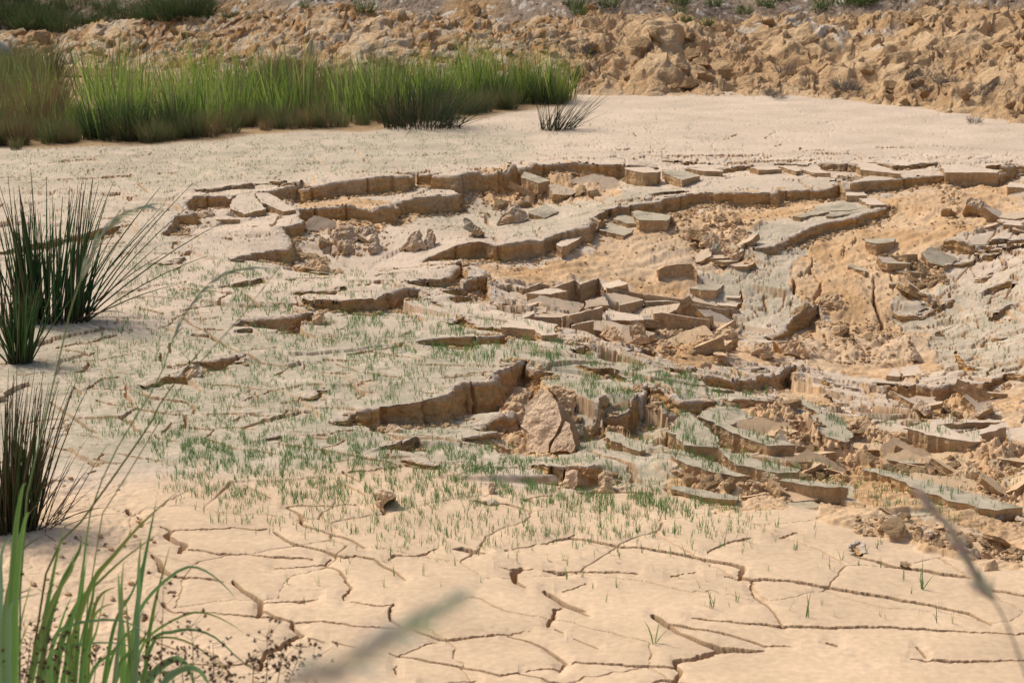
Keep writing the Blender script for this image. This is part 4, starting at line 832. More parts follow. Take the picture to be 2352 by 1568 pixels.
slab('C', [(80,1370),(180,1372),(270,1420),(380,1445),(400,1470),(150,1470),(90,1430)], 14, 'crumpled pale sheet of crust between the standing slabs', 'c', ty=.1)
stand('Q', [(555,625),(700,632),(818,630)], 90, .12, 'flat fronted slab with a yellow left corner in the middle row')
stand('Q', [(820,625),(1000,590),(1205,532)], 140, .14, 'high slab rising to the right with a white fleck on its face')
stand('Q', [(910,712),(1010,685),(1125,665)], 90, .12, 'low slab in front of the high rising one')
lump('Q', [(845,735),(850,625),(900,620),(905,760)], (-.3, -.9, .2), .1, 'narrow yellow pillar between two slabs', 'k')
slab('Q', [(370,652),(400,640),(560,560),(550,600),(460,640),(780,700),(740,760),(780,790),(620,802),(545,750),(240,720)], 60, 'long jagged plate at the near edge of the broken rows', 'c')
lump('Q', [(1170,800),(1230,700),(1330,740),(1470,880),(1440,900)], (-.2, -.6, .75), .2, 'smooth tilted clay lump below the high rising slab', 'k')
lump('Q', [(1450,720),(1520,670),(1580,700),(1650,870),(1560,890),(1480,850)], (.1, -.8, .5), .15, 'leaning clay lump beside the smooth tilted one', 'k')
lump('Q', [(1700,870),(1790,835),(1870,870),(1830,910),(1740,905)], (0, -.5, .85), .1, 'flat yellow lump among the crumbs in the middle', 'k')
lump('G', [(1190,190),(1260,90),(1480,100),(1540,170),(1400,190)], (0, -.6, .8), .25, 'broad smooth clay lump in the rubble behind the long curved scarp', 'k')
lump('G', [(1380,170),(1410,40),(1560,20),(1620,90),(1560,160)], (-.1, -.7, .7), .25, 'pale angular lump behind the broad smooth one', 'k')
lump('G', [(1720,250),(1760,150),(1850,150),(1930,210),(1935,280),(1800,290)], (-.1, -.8, .6), .25, 'brown fronted lump behind the long curved scarp', 'k')
lump('G', [(1900,130),(2150,140),(2240,230),(2180,280),(2000,240)], (0, -.5, .85), .2, 'wide buff lump right of the brown fronted one', 'k')
slab('G', [(1390,245),(1440,220),(1500,245),(1510,262)], 40, 'tiny plate on the crumbs behind the curved scarp', 'k')
slab('G', [(1260,785),(1310,732),(1450,695),(1590,700),(1755,785),(1640,812),(1545,850),(1400,795)], 60, 'rounded grassy slab at the head of the long curved one', 'a')
slab('G', [(1262,792),(1390,772),(1545,856),(1780,922),(2050,1012),(2088,1042),(1880,1040),(1680,965),(1500,885),(1350,818)], 105, 'long curved grassy slab with a fluted bright front', 'a')
slab('G', [(1110,757),(1190,755),(1255,800),(1440,960),(1442,1062),(1130,1035),(1020,900),(1060,872)], 95, 'grassy slab left of the long curved one', 'a')
slab('G', [(1440,1072),(1500,1080),(1800,1150),(2130,1230),(2120,1268),(1950,1262),(1590,1188)], 95, 'long narrow grassy slab in front of the long curved one', 'a')
slab('G', [(1030,1112),(1210,1130),(1400,1185),(1700,1298),(1600,1302),(1330,1230),(1100,1160)], 85, 'fluted grassy slab at the lower left of the narrow one', 'a')
slab('G', [(500,900),(600,930),(800,1010),(825,1035),(775,1080),(570,1000),(470,960)], 40, 'grassy plate with a small step before the upright clay face', 'a')
slab('G', [(1030,1370),(1150,1378),(1500,1440),(1620,1465),(1600,1500),(1350,1470),(1040,1400)], 20, 'low grassy strip at the front of the broken ground', 'a')
lump('G', [(1450,1130),(1520,1120),(1600,1185),(1590,1235),(1500,1220)], (-.7, -.5, .4), .1, 'lit broken end of the long narrow slab', 'k')
lump('G', [(1800,1330),(1855,1245),(2000,1300),(1950,1365)], (.1, -.75, .5), .15, 'wedge of clay leaning on the front of the narrow slab', 'k')
slab('H', [(250,1332),(330,1310),(600,1340),(832,1378),(850,1398),(500,1370)], 120, 'thick block with a flat grey top and a warm brown front', 'a')
slab('H', [(370,655),(430,620),(560,680),(625,735),(610,765),(480,700)], 75, 'tilted slab on the edge of the lower rubble', 'a', tx=-.1)
slab('H', [(530,785),(640,770),(770,800),(892,935),(822,1028),(660,970),(570,870)], 70, 'grassy slab tipped over a dark hole in the rubble', 'a', tx=-.12)
lump('H', [(850,860),(880,790),(980,790),(1100,870),(1160,950),(1110,1000),(1000,940)], (-.5, -.6, .5), .2, 'bulging orange clay face under the grassy ledge', 'k', side=np.array((.55, .35, .18)))
slab('H', [(1310,885),(1500,830),(1700,800),(1750,792),(1740,832),(1430,888)], 22, 'thin pale plate above the big wedge near the right edge', 'c')
slab('H', [(1740,852),(1850,815),(2140,812),(2150,828),(1900,835)], 20, 'second thin pale plate above the big wedge', 'c')
slab('H', [(1330,880),(1660,852),(1790,935),(2165,840),(2195,872),(1960,942),(2015,995),(1900,1000),(1560,945)], 150, 'big pale wedge shaped block near the right edge', 'c')
slab('H', [(1570,1028),(1650,1025),(1850,1088),(1740,1092)], 26, 'thin grey plate below the big wedge', 'a')
slab('H', [(1165,1102),(1230,1085),(1480,1130),(1540,1182),(1350,1182),(1170,1150)], 50, 'oval grassy slab alone in the lower rubble', 'a')
slab('H', [(960,1232),(1060,1225),(1250,1260),(1440,1322),(1330,1330),(1150,1290)], 60, 'long grassy strip below the oval slab', 'a')
slab('H', [(1200,1292),(1500,1330),(1800,1410),(2100,1500),(2352,1560),(2100,1590),(1700,1500),(1430,1400)], 40, 'long grassy plate running out at the lower right', 'a')
lump('H', [(90,1350),(150,1252),(310,1308),(240,1370)], (.1, -.8, .5), .15, 'clay wedge left of the thick grey topped block', 'k')
lump('H', [(1730,1280),(1760,1240),(1900,1175),(1985,1290),(1900,1350),(1780,1330)], (-.3, -.6, .7), .3, 'large cream lump at the right of the lower rubble', 'k')
slab('H', [(1290,362),(1450,346),(1485,432),(1310,442)], 20, 'small square plate resting behind the curved right scarp', 'c')
slab('H', [(1168,432),(1230,370),(1275,380),(1280,440)], 20, 'small split plate left of the square one', 'c')
lump('H', [(1380,250),(1420,205),(1480,290),(1470,320),(1390,310)], (-.1, -.8, .5), .2, 'grey faced lump on the edge of the right terrace', 'c')
lump('H', [(1920,775),(2060,650),(2085,690),(1960,792)], (-.4, -.5, .7), .1, 'curled plate standing in the right rubble', 'c')
lump('H', [(1400,720),(1440,640),(1500,640),(1550,700),(1500,780)], (-.4, -.6, .6), .14, 'curled plate beside the torn pale ledge', 'c')
lump('H', [(2060,1180),(2120,1140),(2160,1160),(2150,1230),(2080,1230)], (-.2, -.6, .7), .2, 'rounded clay lump high in the lower right rubble', 'k')
lump('F', [(1630,770),(1740,640),(1800,690),(1860,770),(1885,870),(1850,960),(1800,1100),(1650,1100),(1630,1060),(1660,960),(1610,900)], (-.55, -.62, .5), .22, 'great cream coloured block tipped up in front of the main scarp', 'p', side=np.array((.45, .28, .15)), bm=.3)
lump('F', [(1815,1102),(1860,980),(1922,880),(1970,960),(1995,1050),(1960,1102)], (-.45, -.7, .5), .14, 'pointed cream flake right of the great tipped block', 'p', side=np.array((.45, .28, .15)), bm=.25)
lump('F', [(1790,640),(1850,622),(1985,665),(2000,740),(1990,860),(1930,800),(1860,720)], (-.1, -.85, .5), .2, 'orange broken face behind the great tipped block', 'k')
lump('F', [(1745,640),(1780,650),(1930,810),(2105,972),(2060,985),(1960,940),(1870,800)], (.5, -.3, .8), .1, 'dark topped slab leaning behind the great tipped block', 'a', side=np.array((.36, .23, .13)))
lump('F', [(1440,830),(1500,700),(1620,660),(1700,640),(1640,760),(1600,880),(1520,850)], (-.1, -.7, .6), .2, 'crumbly clay mass left of the great tipped block', 'k')
lump('F', [(620,930),(640,895),(700,895),(740,970),(680,975)], (-.2, -.6, .7), .12, 'small pale lump at the foot of the main scarp', 'p')
lump('F', [(90,160),(100,100),(150,82),(190,130),(200,165),(140,175)], (-.2, -.8, .5), .12, 'small block wedged in the corner where two scarps meet', 'k')
lump('F', [(1895,1330),(1920,1240),(2010,1235),(2000,1340),(1960,1372)], (-.6, -.6, .3), .15, 'bright fluted clay face at the front step', 'p')
lump('F', [(2160,1390),(2150,1260),(2200,1215),(2250,1260),(2260,1350),(2300,1395)], (-.1, -.8, .5), .18, 'crumbling brown lump right of the front step', 'k')
lump('F', [(1370,1400),(1365,1320),(1395,1318),(1397,1402)], (-.2, -.9, .3), .05, 'thin upright flake standing in the seedlings', 'p')
lump('F', [(545,1440),(545,1400),(600,1372),(690,1412),(640,1450),(600,1520),(560,1500)], (-.1, -.8, .4), .12, 'dark ragged lump heaved up in the sand', 'k')
lump('E', [(1255,560),(1260,470),(1300,425),(1350,490),(1320,540)], (-.1, -.8, .5), .1, 'pale wedge standing at the end of the left scarp', 'p')
lump('A', [(1330,640),(1340,590),(1410,550),(1440,590),(1440,622),(1390,638)], (-.2, -.7, .6), .12, 'bent slab in the notch of the left rim', 'c')
slab('A', [(1420,560),(1470,590),(1615,638),(1450,632)], 12, 'thin plate sliding out of the left notch', 'c', ty=.1)
slab('A', [(1560,500),(1600,470),(1700,455),(1740,520),(1790,560),(1640,600),(1540,560)], 22, 'ribbed plate hanging under the left rim', 'c', ty=.22)
slab('A', [(1700,455),(1800,455),(1870,490),(1985,570),(1900,580),(1760,520)], 22, 'second ribbed plate right of the first under the left rim', 'c', ty=.18)
lump('B', [(350,960),(400,900),(500,895),(560,990),(480,985),(400,970)], (-.1, -.6, .8), .14, 'orange lump squeezed out of the crack at the left', 'k')
lump('B', [(565,1000),(580,955),(635,965),(640,1000)], (-.1, -.6, .8), .1, 'smaller orange lump right of the squeezed out one', 'k')
lump('O', [(1600,920),(1640,825),(1700,850),(1870,950),(1830,985)], (.2, -.8, .5), .1, 'grey brown slab edge in the lower right corner of the broken ground', 'c')
lump('O', [(1860,1140),(1900,1040),(2010,990),(2045,1130)], (.1, -.85, .4), .14, 'square brown block at the lower right', 'k')
lump('O', [(730,590),(740,525),(830,520),(920,590),(900,650),(800,680)], (-.1, -.8, .5), .1, 'twisted grey slab at the foot of the lower right rubble', 'c')
lump('O', [(360,690),(400,590),(500,560),(600,620),(600,690),(480,700)], (-.1, -.6, .8), .1, 'crumbly round lump at the left end of the lower right rubble', 'k')
lump('O', [(1050,640),(1100,540),(1280,640),(1300,730),(1150,760)], (-.3, -.4, .85), .12, 'smooth pale lump in the lower right rubble', 'p')
lump('O', [(880,1068),(890,1025),(960,1030),(1015,1065),(950,1090)], (-.1, -.8, .5), .06, 'small block stuck in the long crack at the lower right', 'k')
# ---- more broken plates of crust, overlapping at odd tilts in the torn zones
SH = [([(560,640),(760,640),(900,560),(1000,570),(880,700),(700,760)], 'A', 0, '', 0)]
SHZ = [('B', [(400,700),(880,680),(900,840),(480,860)], 10, 'in the pit below the second rim', .09, 'g'), ('B', [(1900,400),(2350,330),(2350,450),(1800,520)], 6, 'under the far rim', .12, 'g'),
 ('C', [(1250,850),(1750,860),(1780,1130),(1400,1120)], 10, 'in the middle hollow', .085, 'g'), ('C', [(0,1200),(620,1240),(1000,1350),(1500,1460),(1500,1540),(0,1520)], 18, 'in the broken rows of the middle', .115, 'g'),
 ('Q', [(1150,640),(1600,600),(1700,860),(1350,880)], 7, 'just right of the broken rows', .10, 'g'), ('Q', [(1700,700),(2350,700),(2350,980),(1900,980)], 12, 'behind the long curved scarp', .11, 'k'),
 ('D', [(1900,450),(2344,430),(2344,760),(1950,740)], 9, 'in the right hollow', .10, 'g'), ('D', [(1300,960),(1700,960),(1680,1250),(1320,1200)], 10, 'at the edge of the right terrace', .085, 'm'),
 ('H', [(0,700),(380,680),(900,1050),(1000,1250),(450,1300),(100,900)], 20, 'in the rubble behind the grassy slabs', .07, 'k'), ('H', [(900,1000),(1600,1020),(2352,1050),(2352,1450),(1500,1400)], 26, 'in the rubble below the big wedge', .08, 'k'),
 ('H', [(1300,560),(2100,560),(2000,790),(1450,800)], 14, 'below the curved right scarp', .075, 'g'), ('G', [(1000,1280),(1650,1330),(2200,1480),(1500,1480)], 9, 'in front of the fluted grassy slab', .06, 'k'), ('O', [(500,300),(1500,620),(2300,850),(2300,1000),(800,640)], 14, 'in the lower right strip of rubble', .055, 'k'),
 ('F', [(1420,760),(1650,680),(1640,1060),(1450,1080)], 5, 'left of the great tipped block', .09, 'p')]
for c, poly, n_, where, size, tone in SHZ:
    pl = PX(c, poly); r = random.Random(int(pl[0][0]*3)); k_ = 0; n_ = int(n_*.75)
    while k_ < n_:
        u = r.uniform(min(p[0] for p in pl), max(p[0] for p in pl)); v = r.uniform(min(p[1] for p in pl), max(p[1] for p in pl))
        ins_ = False; m_ = len(pl)
        for i in range(m_):
            ax, ay = pl[i][:2]; bx, by = pl[(i+1) % m_][:2]
            if (ay > v) != (by > v) and u < ax+(v-ay)*(bx-ax)/(by-ay): ins_ = not ins_
        if not ins_: continue
        k_ += 1; x, y, z = hit(np.array([u]), np.array([v])); x, y, z = x[0], y[0], z[0]; sz = size*r.uniform(.55, 1.35); k5 = r.choice((4, 5, 5, 6)); a0 = r.uniform(0, 6.28); el = r.uniform(1.1, 2.2)
        nrm = np.array((r.gauss(0, .35), r.gauss(-.12, .35), 1.)); nrm /= np.linalg.norm(nrm); t1 = np.cross(nrm, (0, 1, 0)); t1 /= np.linalg.norm(t1); t2 = np.cross(nrm, t1)
        P = np.array([(t1*math.cos(a)*el+t2*math.sin(a))*sz*r.uniform(.65, 1.1) for a in [a0+6.283*(i+r.uniform(-.25, .25))/k5 for i in range(k5)]])
        tk = sz*r.uniform(.25, .7); V, F, Cc = prism(P, -nrm*tk, tone if r.random() < .75 else 'c', r.randrange(9999), rag=.008, taper=.25)
        me = mkmesh('mud_shard', V, F, np.clip(Cc, .02, .8), [M_clay, M_mud], mi=topmi(F)); fixnorm(me)
        ob = link('mud_shard', me, None, 'jagged broken plate of mud crust tilted %s' % where, 'mud shard', 'jagged plates %s' % where); ob.location = (x, y, z+tk*r.uniform(.3, .8))
# ---- small clods: a few shapes, copied
import bmesh
def clod_mesh(seed, flat_=.75):
    b = bmesh.new(); bmesh.ops.create_icosphere(b, subdivisions=4, radius=1); V = np.array([v.co[:] for v in b.verts]); F = [[v.index for v in f.verts] for f in b.faces]; b.free()
    r = np.random.RandomState(seed); N = r.normal(size=(9, 3)); N /= np.linalg.norm(N, axis=1)[:, None]; D = r.uniform(.42, 1., 9)
    dt = V@N.T; rr = np.where(dt > .15, D/np.maximum(dt, .15), 9).min(1); rr = np.minimum(rr, 1.15)
    rr = rr*(1+.12*crumple(V[:, 0]*1.6+V[:, 2], V[:, 1]*1.6-V[:, 2]*1.3, seed+3, 3)+.10*pn(V[:, 0]*3+V[:, 2], V[:, 1]*3-V[:, 2]*2, seed)+.05*pn(V[:, 0]*8+V[:, 2]*5, V[:, 1]*8, seed+1))
    V = V*rr[:, None]*np.array((1, .85, flat_)); c = np.array((.61, .40, .21))*(1+.1*pn(V[:, 0]*4, V[:, 1]*4+V[:, 2]*3, seed))[:, None]
    return V, F, c
def clod_protos(nm, tint, seeds, m):
    out = []
    for s_ in seeds:
        V, F, c = clod_mesh(s_); out.append(mkmesh(nm, V, F, np.clip(c*tint, .02, .8), m, False))
    return out
PC = clod_protos('clay_clod', (1.0, 1.0, 1.0), range(1, 9), M_clay)
PB = clod_protos('bank_clod', (.93, .90, .86), range(11, 19), M_clay); PW = clod_protos('pebble', (1.0, 1.2, 1.55), range(21, 25), M_clay)
def scatter(protos, spots, name, label, cat, group):
    for i, sp_ in enumerate(spots):
        x, y, z, s_ = sp_[:4]; lab = label if len(sp_) < 5 else sp_[4]
        o = bpy.data.objects.new(name, protos[i % len(protos)]); C.objects.link(o)
        o.location = (x, y, z+s_*.05); o.rotation_euler = (rnd.uniform(-.6, .6), rnd.uniform(-.6, .6), rnd.uniform(0, 6.28)); o.scale = (s_*rnd.uniform(.8, 1.3), s_*rnd.uniform(.8, 1.2), s_*rnd.uniform(.7, 1.))
        o['label'] = lab; o['category'] = cat; o['group'] = group
def inpoly(u, v, pl):
    c = False; n = len(pl)
    for i in range(n):
        ax, ay = pl[i][:2]; bx, by = pl[(i+1) % n][:2]
        if (ay > v) != (by > v) and u < ax+(v-ay)*(bx-ax)/(by-ay): c = not c
    return c
def sample(pl, n, r=rnd):
    us = [p[0] for p in pl]; vs = [p[1] for p in pl]; out = []
    k = 0
    while len(out) < n and k < n*60:
        k += 1; u = r.uniform(min(us), max(us)); v = r.uniform(min(vs), max(vs))
        if inpoly(u, v, pl): out.append((u, v))
    return np.array(out)
RW = ['in the pit below the second rim', 'in the crack left of the pit', 'under the far rim between the blocks', 'on the rubbly slope in the middle hollow', 'at the head of the bare clay on the right', 'beside the grey block on the bare clay', 'at the foot of the bare orange clay', 'behind the grassy slabs at the lower right', 'among the slabs near the right edge', 'below the curved right scarp', 'behind the broken rows in the middle', 'just right of the broken rows', 'beside the great tipped block', 'in front of the fluted grassy slab', 'in the lower right strip of rubble', 'at the lower left']
sp = []; crumbs = []
for ri, ((c, p, a), n1, n2) in enumerate(zip(RUB, [26, 12, 18, 34, 6, 20, 10, 52, 60, 22, 30, 14, 8, 26, 30, 0], [160, 80, 160, 420, 120, 260, 300, 520, 620, 220, 320, 160, 80, 260, 420, 60])):
    pl = PX(c, p); q = sample(pl, n1+n2); ok = (q[:, 0] > -60) & (q[:, 0] < 2420); q = q[ok]
    x, y, z = hit(q[:, 0], q[:, 1]); zf = zfull(x, y)
    for i in range(len(x)):
        if i < n1: sp.append((x[i], y[i], zf[i], rnd.choice((.018, .024, .03, .042, .062))*rnd.uniform(.8, 1.15)*(y[i]/12)**.5, 'broken clod of orange buff clay '+RW[ri]))
        else: crumbs.append((x[i], y[i], zf[i], rnd.uniform(.006, .02)*(y[i]/12)**.4))
rnd.shuffle(sp); sp = sp[:295]
scatter(PC, sp, 'clay_clod', 'broken clod of orange buff clay lying in the rubble of the collapsed pond bed', 'clay clod', 'clods in the collapsed part of the pond bed')
for c, p in CLAY[:3]:
    q = sample(PX(c, p), 260); q = q[(q[:, 0] < 2420)]; x, y, z = hit(q[:, 0], q[:, 1]); zf = zfull(x, y)
    for i in range(len(x)): crumbs.append((x[i], y[i], zf[i], rnd.uniform(.005, .014)*(y[i]/12)**.4))
for s_ in scarps:
    t_ = np.random.RandomState(3).uniform(0, 1, int(60*len(s_.w)*min(1, s_.hm*6))); i_ = (t_*(len(s_.w)-1)).astype(int); f_ = t_*(len(s_.w)-1)-i_
    p_ = s_.w[i_]*(1-f_[:, None])+s_.w[i_+1]*f_[:, None]; h_ = s_.h[i_]*(1-f_)+s_.h[i_+1]*f_; d_ = s_.w[i_+1]-s_.w[i_]; nn_ = np.stack([d_[:, 1], -d_[:, 0]], 1); nn_ /= np.linalg.norm(nn_, axis=1)[:, None]
    q_ = p_+nn_*(.03+np.abs(NR.normal(0, .05, len(p_))))[:, None]; ok_ = (h_ > .05)&(q_[:, 1] > 5); q_ = q_[ok_]
    if len(q_):
        zf = zfull(q_[:, 0], q_[:, 1])
        for a, b, c_ in zip(q_[:, 0], q_[:, 1], zf): crumbs.append((a, b, c_, rnd.choice((.005, .007, .01, .018))*(b/12)**.4))
def stuff_clods(name, spots, tint, m):
    b = bmesh.new(); bmesh.ops.create_icosphere(b, subdivisions=1, radius=1); V0 = np.array([v.co[:] for v in b.verts]); F0 = np.array([[v.index for v in f.verts] for f in b.faces]); b.free()
    VV = []; FF = []; CC = []
    for i, (x, y, z, s_) in enumerate(spots):
        V = V0*NR.uniform(.6, 1.2, (len(V0), 1))*np.array((1, .9, .7))*s_; a = NR.uniform(0, 6.28); ca, sa = math.cos(a), math.sin(a)
        V = V@np.array(((ca, sa, 0), (-sa, ca, 0), (0, 0, 1)))+np.array((x, y, z+s_*.25)); VV.append(V); FF.append(F0+i*len(V0)); CC.append(np.tile(np.array(tint)*NR.uniform(.85, 1.12), (len(V0), 1)))
    link(name, mkmesh(name, np.concatenate(VV), np.concatenate(FF), np.concatenate(CC), m), kind='stuff')
stuff_clods('clay_crumbs', crumbs, (.55, .36, .19), M_clay)
# ---------------------------------------------------------------- plants
def ribbon(path, w, V, F, Cc, col, vfold=0., tip=True, side=None):
    path = np.asarray(path, float); n = len(path); off = len(V)
    for i in range(n):
        t = path[min(i+1, n-1)]-path[max(i-1, 0)]; t = t/(np.linalg.norm(t)+1e-9)
        s_ = np.cross(t, side if side is not None else (0, -1, .2)); s_ = s_/(np.linalg.norm(s_)+1e-9)
        f = i/(n-1); ww = w*(1-f**2.2*.97) if tip else w
        if i == 0: ww *= .7
        c = col(f) if callable(col) else col
        up = np.cross(s_, t)
        if vfold:
            V += [tuple(path[i]-s_*ww/2), tuple(path[i]+up*ww*vfold), tuple(path[i]+s_*ww/2)]; Cc += [c, [q*.85 for q in c], c]
        else: V += [tuple(path[i]-s_*ww/2), tuple(path[i]+s_*ww/2)]; Cc += [c, c]
    k = 3 if vfold else 2
    for i in range(n-1):
        for j in range(k-1): F.append((off+i*k+j, off+i*k+j+1, off+(i+1)*k+j+1, off+(i+1)*k+j))
def tube(path, r, V, F, Cc, col, sides=4):
    path = np.asarray(path, float); n = len(path); off = len(V)
    for i in range(n):
        t = path[min(i+1, n-1)]-path[max(i-1, 0)]; t /= np.linalg.norm(t)+1e-9
        a = np.cross(t, (0, -1, .3)); a /= np.linalg.norm(a)+1e-9; b = np.cross(t, a); f = i/(n-1); rr = r*(1-.75*f**2)
        c = col(f) if callable(col) else col
        for k in range(sides):
            g = 2*math.pi*k/sides; V.append(tuple(path[i]+rr*(math.cos(g)*a+math.sin(g)*b))); Cc.append(c)
    for i in range(n-1):
        for k in range(sides):
            j = (k+1) % sides; F.append((off+i*sides+k, off+i*sides+j, off+(i+1)*sides+j, off+(i+1)*sides+k))
def arc(x0, y0, az, L, lean, droop, n=5):
    # blade path from the ground: leans out by `lean`, then droops
    p = []; x, y, z = x0, y0, 0.; a = lean
    for i in range(n+1):
        p.append((x, y, z)); a2 = a+droop*(i/n)**1.5; x += math.sin(a2)*math.cos(az)*L/n; y += math.sin(a2)*math.sin(az)*L/n; z += math.cos(a2)*L/n
    return p
def mix(a, b, t): return [a[i]*(1-t)+b[i]*t for i in range(3)]
def tuft_mesh(name, seed, n, h, rad, w, base, top, lean=.25, droop=.5, kind='blade', hv=.35, vfold=0, seg=4):
    r = random.Random(seed); V = []; F = []; Cc = []
    for i in range(n):
        az = r.uniform(0, 6.283); rr = rad*math.sqrt(r.random()); x0, y0 = rr*math.cos(az), rr*math.sin(az)
        az2 = az+r.gauss(0, .7); L = h*r.uniform(1-hv, 1.05); k = r.random()
        tcol = top[int(k*len(top)) % len(top)]; j = r.uniform(.8, 1.2)
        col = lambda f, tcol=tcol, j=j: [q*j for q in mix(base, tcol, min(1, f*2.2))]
        p = arc(x0, y0, az2, L, abs(r.gauss(0, lean))*(.4+rr/(rad+1e-6)), r.uniform(0, droop), seg)
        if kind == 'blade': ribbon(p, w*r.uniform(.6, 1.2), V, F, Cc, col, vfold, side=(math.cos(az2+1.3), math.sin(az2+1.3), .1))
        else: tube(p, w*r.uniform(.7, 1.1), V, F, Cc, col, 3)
    return mkmesh(name, np.array(V), F, np.array(Cc), M_plant, True)
def place(name, me, x, y, z, s=1, rz=0, label=None, cat=None, group=None):
    o = link(name, me, None, label, cat, group); o.location = (x, y, z); o.scale = (s, s, s); o.rotation_euler[2] = rz; return o
GR1 = (.32, .42, .07); GR2 = (.21, .32, .045); GR3 = (.40, .48, .10); BR = (.23, .16, .085); RU = (.29, .165, .075); DK = (.035, .055, .018); RSH = (.055, .105, .035); RSH2 = (.085, .15, .05)
# ---- seedlings
def seedling(r, h, V, F, Cc, x=0, y=0, z=0, nb=None, w=.0014):
    nb = nb or r.choice((1, 2, 2, 3, 3, 4)); g = r.uniform(.8, 1.25); tc = [q*g for q in r.choice(((.15, .27, .08), (.10, .22, .06), (.19, .30, .10)))]
    for b in range(nb):
        az = r.uniform(0, 6.283); L = h*r.uniform(.5, 1.05); p = np.array(arc(0, 0, az, L, abs(r.gauss(.12, .18)), r.uniform(0, .7), 3))+np.array((x+r.gauss(0, .002), y+r.gauss(0, .002), z))
        ribbon(p, w*r.uniform(.8, 1.2)*(h/.04)**.35, V, F, Cc, lambda f: mix([q*.9 for q in tc], tc, f), side=(r.uniform(-.3, .3), -1, .2))
DENS = [  # (polygon in picture units, count, height m)
 ([(0,335),(350,335),(700,310),(1100,290),(1230,370),(700,420),(250,440),(0,440)], 2300, .030),
 ([(1000,290),(1500,270),(1700,350),(1250,372)], 260, .035), ([(1500,250),(2352,290),(2352,375),(1500,360)], 60, .035),
 ([(0,440),(400,430),(380,540),(700,600),(600,640),(250,640),(0,560)], 900, .033),
 ([(300,600),(700,610),(1060,640),(1000,690),(700,690),(500,740),(250,740)], 1500, .038),
 ([(520,690),(1050,700),(1270,760),(1200,830),(900,830),(700,790),(560,760)], 1500, .055),
 ([(250,740),(700,780),(1100,840),(1060,920),(800,960),(1000,1020),(600,1080),(200,1000),(120,850)], 3000, .042),
 ([(1170,740),(1500,850),(1780,880),(1780,910),(1500,960),(1330,940),(1240,840)], 1500, .055),
 ([(1080,760),(1320,830),(1300,860),(1060,810)], 160, .085), ([(1400,835),(1780,880),(1760,900),(1420,870)], 240, .075),
 ([(350,1000),(900,1010),(1300,1080),(1300,1150),(900,1150),(420,1150)], 1900, .048),
 ([(930,980),(1350,1020),(1550,1120),(1500,1160),(1250,1160),(1000,1080)], 700, .05),
 ([(1350,930),(1700,1000),(1900,1100),(1650,1090),(1450,1010)], 420, .05),
 ([(1330,920),(1700,930),(1900,1000),(1950,1110),(1650,1120),(1400,1040)], 520, .05), ([(1880,900),(2300,980),(2352,1180),(2000,1130),(1750,1010)], 420, .045),
 ([(450,1130),(1300,1150),(1750,1180),(1700,1230),(1000,1260),(500,1200)], 520, .055),
 ([(1250,1130),(1700,1150),(1650,1180),(1250,1170)], 260, .06),
 ([(930,400),(1450,410),(1600,440),(1350,540),(1080,560)], 420, .032), ([(1700,640),(1850,640),(1870,760),(1700,760)], 90, .045), ([(2050,640),(2352,650),(2352,900),(2100,850)], 260, .04),
 ([(500,400),(900,420),(700,470),(380,540)], 260, .03), ([(1850,920),(2200,960),(2150,1010),(1850,960)], 190, .055), ([(1750,1050),(2100,1120),(2300,1200),(2100,1200)], 160, .055),
 ([(1600,700),(1750,880),(2000,950),(1500,850),(1250,700)], 220, .04), ([(380,680),(620,610),(640,660),(420,700)], 200, .04)]
V = []; F = []; Cc = []; rs = random.Random(5)
US = []; VS = []; HS = []
for pl, n, h in DENS:
    q = sample(pl, int(n*3.5), rs); q = q+NR.normal(0, 1, q.shape)*np.array((26, 9)); cl = pn(q[:, 0]/38., q[:, 1]/16., 9)+.5*pn(q[:, 0]/14., q[:, 1]/7., 10); q = q[cl > -.05]
    US += list(q[:, 0]); VS += list(q[:, 1]); HS += [h]*len(q)
US = np.array(US); VS = np.array(VS); bpy.context.view_layer.update(); DG = bpy.context.evaluated_depsgraph_get()
def cast(u, v):                            # what the picture point lies on
    d = Vector(((u-CX)/FX, ct+(CY-v)/FX*st, -st+(CY-v)/FX*ct)).normalized(); return S.ray_cast(DG, Vector((0, 0, HC)), d)
for i in range(len(US)):
    ok, p, nn, fi, ob, mm = cast(US[i], VS[i])
    if not ok or abs(nn.z) < .8 or ob.name.startswith(('clay', 'bank', 'subsoil', 'mud_scarp')): continue
    if ob.name == 'mud_flat':
        a_ = ob.data.attributes['Col'].data; c_ = a_[ob.data.polygons[fi].vertices[0]].color
        if c_[2]/c_[0] < .52 and p.y > 8.8: continue
    seedling(rs, HS[i]*rs.uniform(.45, 1.25), V, F, Cc, p.x, p.y, p.z-.002)
link('grass_seedlings', mkmesh('grass_seedlings', np.array(V), F, np.array(Cc), M_plant), kind='stuff')
# single seedlings of the foreground, each its own
pro = []
for k in range(12):
    V = []; F = []; Cc = []; seedling(random.Random(900+k), .075, V, F, Cc, nb=2+k % 3, w=.0022); pro.append(mkmesh('grass_seedling', np.array(V), F, np.array(Cc), M_plant))
q = np.concatenate([sample([(560,1180),(1300,1160),(1750,1190),(1900,1260),(1300,1300),(900,1290),(600,1240)], 150, rs), sample([(1250,1170),(2100,1230),(2000,1330),(1400,1290)], 60, rs), sample([(600,1240),(1100,1300),(2200,1330),(2200,1440),(900,1360)], 34, rs)])
q = np.concatenate([q, np.array([(1500,1475),(1636,1398),(1640,1394),(1853,1414),(2120,1350),(2153,1428),(1362,1350),(1500,1310),(700,1385),(660,1340),(730,1345)], float)])
x, y, z = hit(q[:, 0], q[:, 1]); zf = zfull(x, y)
big = {len(q)-11: 2.1, len(q)-10: 1.3, len(q)-8: 1.7, len(q)-7: 1.8, len(q)-9: 1., len(q)-6: 1.2}
